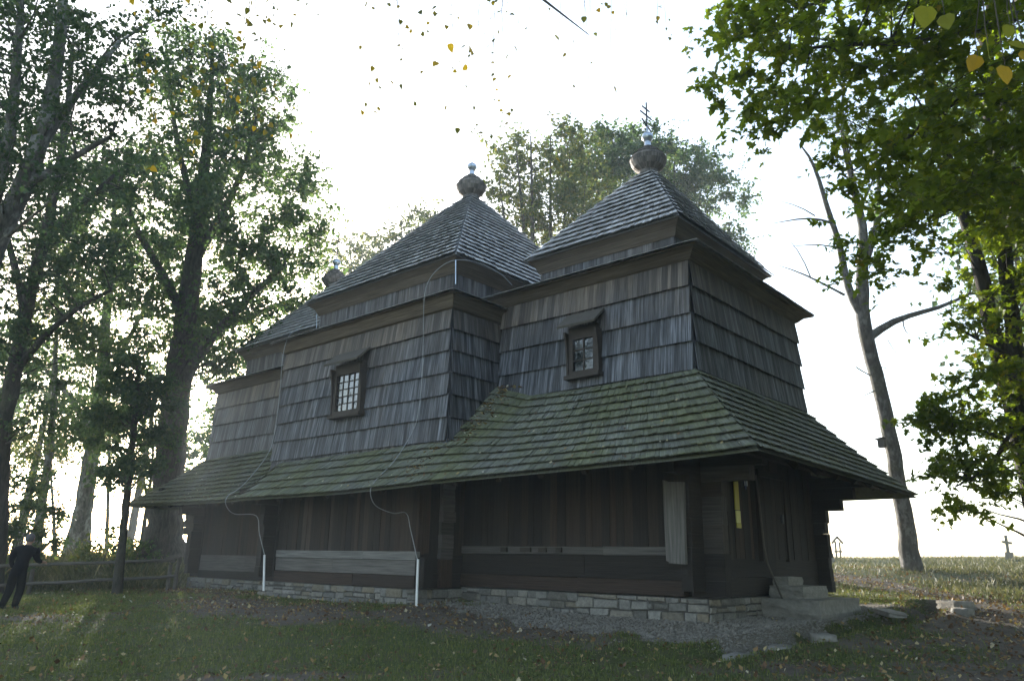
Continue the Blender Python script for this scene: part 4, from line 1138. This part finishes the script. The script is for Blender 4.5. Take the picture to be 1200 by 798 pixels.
# unseen limes added past the right edge to shade the gable
hs = 12.5; b = np.array((12.8, 1.5, float(gz(12.8, 1.5)))); r = np.random.default_rng(95)
ch = [(np.array([b - (0, 0, .3), b + (.1, .1, hs * .4), b + (.2, .2, hs * .9), b + (.1, .1, hs * 1.4)]), np.array([.45, .33, .2, .05]))]
row = tree('lime_tree', 'tall dense lime added out of view to the right to shade the gable', b, ch,
           clump_ell(b + (0, 0, hs), (4.4, 4.4, hs * .74), 230, r), 120, (.75, .75, .55), .27, M_LEAF_D, M_BARK, 95, 'unseen limes added right of the church for shade', step=.9, sides=5)
for i, (x, y, a, k) in enumerate(((11.8, 9.5, 1., .95), (12.6, -6, 2.2, 1.), (20, -2, 3.3, 1.05), (19.5, 6.5, 4.1, 1.1), (18.5, 16, 5.2, 1.05), (17.5, -13, .6, 1.), (*P(1350, 660, 28)[:2], 1.7, .95), (*P(1500, 660, 25)[:2], 2.9, 1.), (*P(1385, 660, 38)[:2], 3.8, 1.1))):
    o = row.copy(); COL.objects.link(o); o.location = (x, y, float(gz(x, y))); o.rotation_euler.z = a; o.scale = (k, k, k)
    for c_ in row.children:
        d_ = c_.copy(); COL.objects.link(d_); d_.parent = o; d_.matrix_parent_inverse = world_of(row).inverted()


# birch and linden standing behind the viewer, twigs hanging into the view
def hanging(name, label, base, chains, twigs, size, mat, bark, seed, kind='heart', gap=.07):
    r = np.random.default_rng(seed); b = gbase(base); root = empty(name, b, label, 'tree'); polys = []; lc = []
    for pts, rad in chains: polys += grow([(pts, rad)], np.zeros((0, 3)), r, .4)
    lim = np.concatenate([p for p, _ in polys[:4]]); pet = []
    for (u, v0, v1, d, dens) in twigs:
        a, e = P(u, v0, d), P(u + r.normal(0, 8), v1, d)
        n0 = lim[np.argmin(np.linalg.norm(lim - a, axis=1))]
        n = max(4, int(np.linalg.norm(a - e) / .08)); t = np.linspace(0, 1, n)[:, None]
        q = a + (e - a) * t; q[:, :2] += np.cumsum(r.normal(0, .007, (n, 2)), 0)
        tt = np.linspace(0, 1, 7)[:-1, None]; mid = (n0 + a) / 2 + np.array((0, 0, .35)); lead = n0 * (1 - tt) ** 2 + 2 * mid * tt * (1 - tt) + a * tt ** 2
        polys.append((np.vstack([lead, q]), np.concatenate([np.linspace(.004, .0018, 6), np.linspace(.0017, .0007, n)])))
        for p in q:
            if r.random() < dens: lc.append(p + r.normal(0, .035, 3))
    V, F = tubes(polys, 6); link('trunk', mesh_np('trunk', V, F, smooth=True), bark, root)
    link('crown', leaf_mesh('crown', np.array(lc), size, r, 1.6, kind, 0), mat, root)
r2 = np.random.default_rng(5)
tw = []
for a, b_, n, lo, hi, dd in ((165, 320, 26, 20, 200, .75), (230, 330, 9, 120, 190, .7), (345, 385, 3, 10, 60, .4), (430, 480, 12, 10, 195, .34), (490, 545, 12, 10, 150, .32), (545, 600, 10, 20, 205, .30), (600, 690, 6, -10, 110, .22), (640, 725, 6, 60, 190, .26), (700, 800, 14, -15, 45, .55), (560, 590, 3, 120, 200, .3)):
    for _ in range(n): tw.append((r2.uniform(a, b_), -70, lo + (hi - lo) * math.sqrt(r2.random()), r2.uniform(5.2, 7.2), dd * r2.uniform(.6, 1.2)))
bx, by = 3.0, -17.2; bz = float(gz(bx, by))
tp = np.array((bx, by, bz))
A_ = P(520, -330, 6.2); B_ = P(250, -260, 6.2); C_ = P(760, -260, 6.2)
hanging('birch_tree', 'birch beside the viewer whose thin hanging twigs of small sparse leaves cross the white sky', tp, [
    (np.array([tp - (0, 0, .3), tp + (0.1, .1, 2.5), tp + (.2, .3, 5.5), tp + (.3, .5, 8)]), np.array([.16, .14, .11, .05])),
    (np.array([tp + (.2, .3, 5.0), tp + (.4, 2., 6.2), A_, A_ + (.2, .8, -.1)]), np.array([.07, .05, .03, .012])),
    (np.array([tp + (.2, .3, 4.6), (tp + (0, 0, 5) + B_) / 2, B_]), np.array([.06, .04, .012])), (np.array([A_, (A_ + C_) / 2 + (0, 0, .2), C_]), np.array([.03, .022, .01])), (np.array([P(560, -120, 6), P(612, 2, 6), P(640, 30, 6), P(662, 40, 6), P(690, 41, 6)]), np.array([.016, .011, .009, .006, .003]))],
    tw, .035, M_BIRCH, M_BARK_P, 90)
tw = [(1108, -40, 22, 2.6, .0), (1150, -40, 40, 2.5, .0), (1168, -30, 70, 2.5, 0), (1190, -30, 40, 2.6, 0), (1083, -40, 0, 2.7, 0)]
bx, by = 10.8, -15.6; tp = np.array((bx, by, float(gz(bx, by)))); A_ = P(1150, -160, 2.7)
r = np.random.default_rng(91); root = empty('linden_tree', tp, 'linden beside the viewer with a few large yellow-green leaves hanging in the top right corner', 'tree')
polys = [(np.array([tp - (0, 0, .3), tp + (0, 0, 1.5), tp + (-.1, .1, 3.2), tp + (-.2, .3, 5)]), np.array([.15, .13, .1, .04])), (np.array([tp + (-.1, .1, 2.6), (tp + (0, 0, 2.9) + A_) / 2, A_]), np.array([.04, .025, .008]))]
lc = []
for u, v, sz in ((1107, 18, 1.), (1086, 8, .8), (1158, 52, 1.), (1146, 66, .8), (1184, 30, .9), (1192, 48, .9), (1200, 60, .8), (1178, 78, .6)):
    q = P(u, v, 2.6 + r.uniform(-.08, .08)); e = q + (0, 0, .07); polys.append((np.array([A_, (A_ + e) / 2 + r.normal(0, .02, 3), e, q]), np.array([.004, .003, .002, .0012]))); lc.append(q)
V, F = tubes(polys, 6); link('trunk', mesh_np('trunk', V, F, smooth=True), M_BARK, root)
r = np.random.default_rng(3); lm = leaf_mesh('crown', np.array(lc), .055, r, 2.6, 'heart', 0, dirs=FW); link('crown', lm, M_LINDEN, root)

# ---------------------------------------------------------------- grave crosses on the rise
M_GRAVE = flat('weathered_grave_stone', (.26, .24, .20), .9, 0, .3)
def grave(u, v, d, s, label, kind):
    b = P(u, v, d); z = float(gz(b[0], b[1])); g = empty('grave_cross', (b[0], b[1], z), label, 'grave cross', 'grave crosses on the rise'); x, y = b[0], b[1]
    rx, ry = RT[0], RT[1]
    def bar(name, a, h0, c, h1, w_): mb = MB(); mb.beam((x + rx * a, y + ry * a, z + h0), (x + rx * c, y + ry * c, z + h1), w_, w_); mb.build(name, M_GRAVE, g)
    if kind == 0:
        bar('upright', -.15 * s, -.2, -.15 * s, 1.3 * s, .11 * s); bar('upright', .17 * s, -.2, .17 * s, 1.25 * s, .10 * s); bar('roof_board', -.42 * s, 1.15 * s, .02, 1.65 * s, .10); bar('roof_board', .0, 1.65 * s, .42 * s, 1.15 * s, .10); bar('crossbar', -.3 * s, .55 * s, .32 * s, .55 * s, .09)
    else:
        bar('base', -.0, -.2, .05, .55 * s, .42 * s); bar('upright', 0, .5 * s, .0, 1.6 * s, .16 * s); bar('crossbar', -.32 * s, 1.2 * s, .3 * s, 1.12 * s, .15 * s)
grave(983, 655, 42, .72, 'small roofed wooden grave cross on the grassy mound beside the church wall', 0)
grave(1183, 657, 38, .78, 'stout leaning stone grave cross in the weeds near the right edge', 1)
b = P(970, 652, 38); tag(rock('grave_stone', (b[0], b[1], float(gz(b[0], b[1])) + .1), (.5, .4, .7), M_GRAVE, 33), 'small broken grave stone half hidden behind the church corner', 'grave stone')

# ---------------------------------------------------------------- man walking at the left
def person():
    base = P(12, 716, 18.5); z = float(gz(base[0], base[1])); right = np.array((RT[0], RT[1], 0)); right /= np.linalg.norm(right); fwd = np.array((-right[1], right[0], 0))
    def W(a, b, c): return np.array((base[0], base[1], z)) + right * a + fwd * b + np.array((0, 0, c))
    root = empty('person', W(0, 0, 0), 'man in dark clothes with short grey hair seen from behind walking beside the rail fence', 'person')
    J = {'pel': (.02, 0, .90, .215, .16), 'sp1': (.04, .02, 1.06, .215, .16), 'sp2': (.06, .04, 1.26, .215, .15), 'chest': (.075, .05, 1.40, .20, .125), 'nk': (.09, .07, 1.53, .062, .062), 'hd0': (.10, .10, 1.60, .075, .085), 'hd1': (.105, .115, 1.68, .092, .105), 'hd2': (.105, .11, 1.75, .06, .07),
         'hl': (-.08, .0, .90, .12, .125), 'kl': (-.12, .02, .50, .10, .10), 'al': (-.19, -.06, .10, .082, .082), 'fl': (-.19, .08, .05, .05, .042), 'hr': (.12, .0, .90, .12, .125), 'kr': (.10, .08, .49, .10, .10), 'ar': (.05, .04, .09, .082, .082), 'fr': (.05, .20, .045, .05, .042),
         'sl': (-.13, .03, 1.42, .095, .09), 'el': (-.24, .03, 1.15, .068, .068), 'wl': (-.20, .17, .94, .042, .042), 'hndl': (-.19, .20, .87, .038, .024), 'sr': (.28, .06, 1.42, .095, .09), 'er': (.39, .08, 1.17, .068, .068), 'wr': (.37, .32, 1.12, .042, .042), 'hndr': (.38, .40, 1.14, .038, .026)}
    E_ = [('pel', 'sp1'), ('sp1', 'sp2'), ('sp2', 'chest'), ('chest', 'nk'), ('nk', 'hd0'), ('hd0', 'hd1'), ('hd1', 'hd2'), ('pel', 'hl'), ('hl', 'kl'), ('kl', 'al'), ('al', 'fl'), ('pel', 'hr'), ('hr', 'kr'), ('kr', 'ar'), ('ar', 'fr'), ('chest', 'sl'), ('sl', 'el'), ('el', 'wl'), ('wl', 'hndl'), ('chest', 'sr'), ('sr', 'er'), ('er', 'wr'), ('wr', 'hndr')]
    def skin(name, J, E_, rootn, mats, matf, scale=1.):
        ks = list(J); me = bpy.data.meshes.new(name); me.from_pydata([tuple(W(*J[k][:3])) for k in ks], [(ks.index(a), ks.index(b)) for a, b in E_], [])
        o = bpy.data.objects.new(name, me); COL.objects.link(o); m = o.modifiers.new('s', 'SKIN'); m.use_smooth_shade = True
        for i, k in enumerate(ks): d = me.skin_vertices[0].data[i]; d.radius = (J[k][3] * scale, J[k][4] * scale); d.use_root = k == rootn
        s = o.modifiers.new('d', 'SUBSURF'); s.levels = 2; s.render_levels = 2
        dg = bpy.context.evaluated_depsgraph_get(); me2 = bpy.data.meshes.new_from_object(o.evaluated_get(dg)); bpy.data.objects.remove(o)
        me2.name = name
        for mt in mats: me2.materials.append(mt)
        if matf:
            for p in me2.polygons: p.material_index = matf(p.center)
        for p in me2.polygons: p.use_smooth = True
        o = bpy.data.objects.new(name, me2); COL.objects.link(o); attach(o, root); return o
    SK = flat('skin', (.34, .20, .14), .6, 0, .1); SH = flat('dark_shirt', (.008, .008, .011), .9, 0, .3); TR = flat('dark_trousers', (.008, .008, .009), .85, 0, .3); SHOE = flat('black_shoe', (.01, .01, .01), .5); HR = flat('grey_hair', (.10, .10, .105), .8, 0, .4, 40)
    rad = np.array((base[0], base[1], z))
    wr = W(*J['wr'][:3]); wl = W(*J['wl'][:3])
    def mf(c):
        c = np.array(c); h = c[2] - z
        if h > 1.535: return 0
        if np.linalg.norm(c - wr) < .10 or np.linalg.norm(c - wl) < .08: return 0
        if np.linalg.norm(c - W(*J['hndr'][:3])) < .1 or np.linalg.norm(c - W(*J['hndl'][:3])) < .1: return 0
        if h < .10: return 3
        return 2 if h < .82 else 1
    for mm in (SH, TR): mm.node_tree.nodes['Principled BSDF'].inputs['Specular IOR Level'].default_value = .1
    body = skin('body', J, E_, 'pel', [SK, SH, TR, SHOE], mf)
    # fingers, ears and nose join the body's own mesh
    polys = []
    for hn, dr in (('hndr', fwd * .9 + right * .2 + np.array((0, 0, -.25))), ('hndl', np.array((0, 0, -1.)) + fwd * .25)):
        h = W(*J[hn][:3]); dr = dr / np.linalg.norm(dr); sd = np.cross(dr, (0, 0, 1)); sd /= np.linalg.norm(sd) + 1e-6; nn = np.cross(sd, dr)
        for k, L in zip((-1.5, -.5, .5, 1.5), (.06, .075, .08, .07)):
            p = h + sd * k * .017; polys.append((np.array([p - dr * .02, p + dr * L * .5, p + dr * L * .85 - nn * .02, p + dr * L - nn * .045]), np.array([.010, .0095, .0085, .006])))
        polys.append((np.array([h - sd * .02 - dr * .03, h - sd * .045 + dr * .01, h - sd * .05 + dr * .04 - nn * .015]), np.array([.011, .010, .008])))
    for sg in (-1, 1):
        e = W(.103 + sg * .092, .11, 1.675); polys.append((np.array([e + (0, 0, -.03), e + (0, 0, -.012), e + (0, 0, .015), e + (0, 0, .034)]), np.array([.006, .014, .016, .005])))
    n_ = W(.105, .225, 1.665); polys.append((np.array([n_ + (0, 0, .035), n_, n_ + fwd * .012 + (0, 0, -.02)]), np.array([.008, .013, .014])))
    V, F = tubes(polys, 7); import bmesh
    bm = bmesh.new(); bm.from_mesh(body.data); bm.from_mesh(mesh_np('tmp', V, F, smooth=True)); bm.to_mesh(body.data); bm.free()
    # hair: cap over the crown and the back of the head
    V = []; nu, nv = 18, 12
    for b_ in range(nv + 1):
        th = math.pi * .76 * b_ / nv
        for a_ in range(nu):
            ph = 2 * math.pi * a_ / nu; cut = 1. if math.sin(ph) < .25 else .62       # shorter over the forehead
            t_ = th * cut; wv = 1 + .03 * math.sin(a_ * 5.3 + b_ * 2.1)
            V.append(W(.104 + .100 * wv * math.sin(t_) * math.cos(ph), .095 + .122 * wv * math.sin(t_) * math.sin(ph), 1.695 + .118 * math.cos(t_)))
    F = [(b_ * nu + a_, b_ * nu + (a_ + 1) % nu, (b_ + 1) * nu + (a_ + 1) % nu, (b_ + 1) * nu + a_) for b_ in range(nv) for a_ in range(nu)]
    link('hair', mesh_np('hair', np.array(V), F, smooth=True), HR, root)
person()

# ---------------------------------------------------------------- grass, litter
def frus(x, y, zoff=0.):
    p = np.stack([x, y, gz(x, y) + zoff], -1) - CAM; w_ = p @ FW; u = 600 + FPX * (p @ RT) / w_; v = 399 - FPX * (p @ UP) / w_
    return w_, u, v


def blades(name, n, region, h, wd, mat, dens, seed, label=None, cat=None, lean=.5):
    r = np.random.default_rng(seed); x0, x1, y0, y1 = region; X = []; Y_ = []; got = 0
    while got < n:
        x = r.uniform(x0, x1, 60000); y = r.uniform(y0, y1, 60000); p = dens(x, y); k = r.random(60000) < p; X.append(x[k]); Y_.append(y[k]); got += k.sum()
        if len(X) > 60: break
    x = np.concatenate(X)[:n]; y = np.concatenate(Y_)[:n]; n = len(x); z = gz(x, y)
    a = r.uniform(0, 2 * np.pi, n); hh = h * r.lognormal(0, .35, n); ww = wd * r.uniform(.6, 1.4, n); le = hh * r.uniform(0, lean, n); b = r.uniform(0, 2 * np.pi, n)
    dx, dy = np.cos(a) * ww / 2, np.sin(a) * ww / 2; lx, ly = np.cos(b) * le, np.sin(b) * le
    V = np.empty((n, 4, 3)); V[:, 0] = np.stack([x - dx, y - dy, z - .01], -1); V[:, 1] = np.stack([x + dx, y + dy, z - .01], -1)
    V[:, 2] = np.stack([x + dx * .55 + lx * .45, y + dy * .55 + ly * .45, z + hh * .6], -1); V[:, 3] = np.stack([x + lx, y + ly, z + hh], -1)
    return tag(link(name, mesh_np(name, V.reshape(-1, 3), np.arange(4 * n).reshape(n, 4), r.beta(2, 2, n)), mat), label, cat, kind='stuff')


def bfoot(x, y, m=.1):
    return ((x > -6.6 - m) & (x < .2 + m) & (y > -.2 - m) & (y < 6.2 + m)) | ((x > -13.2 - m) & (x < -6.4 + m) & (y > -1.7 - m) & (y < 8)) | ((x > -20.5 - m) & (x < -12.9) & (y > -.1 - m) & (y < 6.2))


def dgrass(x, y):
    g, d = masks(x, y); w_, u, v = frus(x, y); n = np.clip(.62 + .55 * wob(x, y, .9, 3) + .35 * wob(x, y, 2.6, 1), .06, 1)
    vis = (u > -120) & (u < 1320) & (v < 880) & (w_ > 3)
    return np.where(vis & ~bfoot(x, y), n * (1 - g) ** 2 * np.clip(1 - 1.15 * d, 0.02, 1) * np.clip(22 / np.maximum(w_, 10), .25, 1), 0)
blades('grass', 150000, (-26, 8, -14, 14), .055, .016, M_GRASS, dgrass, 100, 'short worn green grass of the churchyard in front of the church', 'grass')
def dweed(x, y):
    g, d = masks(x, y); w_, u, v = frus(x, y)
    return np.where((u > -120) & (u < 1320) & (v < 880) & (w_ > 3) & ~bfoot(x, y), np.clip(.4 + .8 * wob(x, y, 1.3, 4), 0, 1) * (1 - g) ** 2 * np.clip(1 - 1.2 * d, 0, 1), 0)
rw = np.random.default_rng(103)
xs, ys = rw.uniform(-24, 7, 700000), rw.uniform(-14, 8, 700000); kk = rw.random(700000) < dweed(xs, ys) * .35; xs, ys = xs[kk][:70000], ys[kk][:70000]
tag(link('ground_weeds', leaf_mesh('ground_weeds', np.stack([xs, ys, gz(xs, ys) + rw.uniform(.01, .05, len(xs))], -1), .042, rw, -.1, 'kite', .75), M_GRASS), 'low broad-leaved weeds and clover among the short grass', 'weeds', kind='stuff')
def dtall(x, y):
    a, b = P(-20, 690, 25.3)[:2], P(203, 690, 26)[:2]; n_ = np.array((-(b - a)[1], (b - a)[0])); n_ /= np.linalg.norm(n_); s = (x - a[0]) * n_[0] + (y - a[1]) * n_[1]
    w_, u, v = frus(x, y)
    return np.where((s > .35) & (s < 9) & (u > -80) & (u < 330) & ~bfoot(x, y, .3), np.clip(.6 + .7 * wob(x, y, 1.1, 7), .1, 1) * np.clip(s / 1.5, .25, 1), 0)
blades('tall_grass', 42000, (-40, -16, -12, 8), .34, .016, M_TALL, dtall, 101, 'tall pale unmown grass behind the rail fence', 'tall grass', .8)
def dmead(x, y):
    w_, u, v = frus(x, y); m = masks(x, y)[1]
    return np.where((u > 955) & (u < 1280) & (w_ > 19) & (w_ < 60), np.clip(.35 + .6 * wob(x, y, .8, 6), .03, 1) * np.clip(1 - m * 1.3, 0, 1) * np.clip((u - 1010) / 120, .25, 1), 0)
blades('meadow_weeds', 60000, (-16, 16, 8, 60), .12, .024, M_TALL, dmead, 102, 'sunlit rough weeds along the rise on the right', 'weeds', .9)
# fallen leaves
r = np.random.default_rng(110); xs, ys = r.uniform(-24, 8, 400000), r.uniform(-13.5, 22, 400000); g, d = masks(xs, ys); w_, u, v = frus(xs, ys)
pp = np.where((u > -100) & (u < 1300) & (v < 870) & ~bfoot(xs, ys, .0), .035 + .20 * d * (1 - g) + .05 * np.clip(wob(xs, ys, 1.2, 8), 0, 1), 0) * np.where(g > .5, .12, 1)
k = r.random(len(xs)) < pp * .95; xs, ys = xs[k][:34000], ys[k][:34000]
tag(link('fallen_leaves', leaf_mesh('fallen_leaves', np.stack([xs, ys, gz(xs, ys) + r.uniform(.015, .055, len(xs))], -1), .072, r, 0, 'kite', .7), M_LITTER), 'dry brown and pale fallen leaves scattered over grass and bare soil', 'fallen leaves', kind='stuff')
# loose gravel on the apron
r = np.random.default_rng(111); xs, ys = r.uniform(-7, 3, 120000), r.uniform(-4, 6, 120000); g, d = masks(xs, ys); k = (r.random(len(xs)) < g * .5) & ~bfoot(xs, ys, 0); xs, ys = xs[k][:26000], ys[k][:26000]
s = .008 + .03 * r.random(len(xs)) ** 2.5; c = np.stack([xs, ys, gz(xs, ys) + s * .3], -1); T6 = np.array([(1, 0, 0), (0, 1, 0), (-1, 0, 0), (0, -1, 0), (0, 0, .8), (0, 0, -.8)], float)
V = c[:, None] + T6[None] * s[:, None, None] * r.uniform(.6, 1.3, (len(xs), 6, 1)); Ft = np.array([(0, 1, 4), (1, 2, 4), (2, 3, 4), (3, 0, 4), (1, 0, 5), (2, 1, 5), (3, 2, 5), (0, 3, 5)])
Fa = (np.arange(len(xs))[:, None, None] * 6 + Ft[None]).reshape(-1, 3)
tag(link('gravel', mesh_np('gravel', V.reshape(-1, 3), Fa), flat('gravel_stone', (.20, .187, .165), .9, 0, .5, 30)), 'loose grey gravel along the foot of the church wall', 'gravel', kind='stuff')
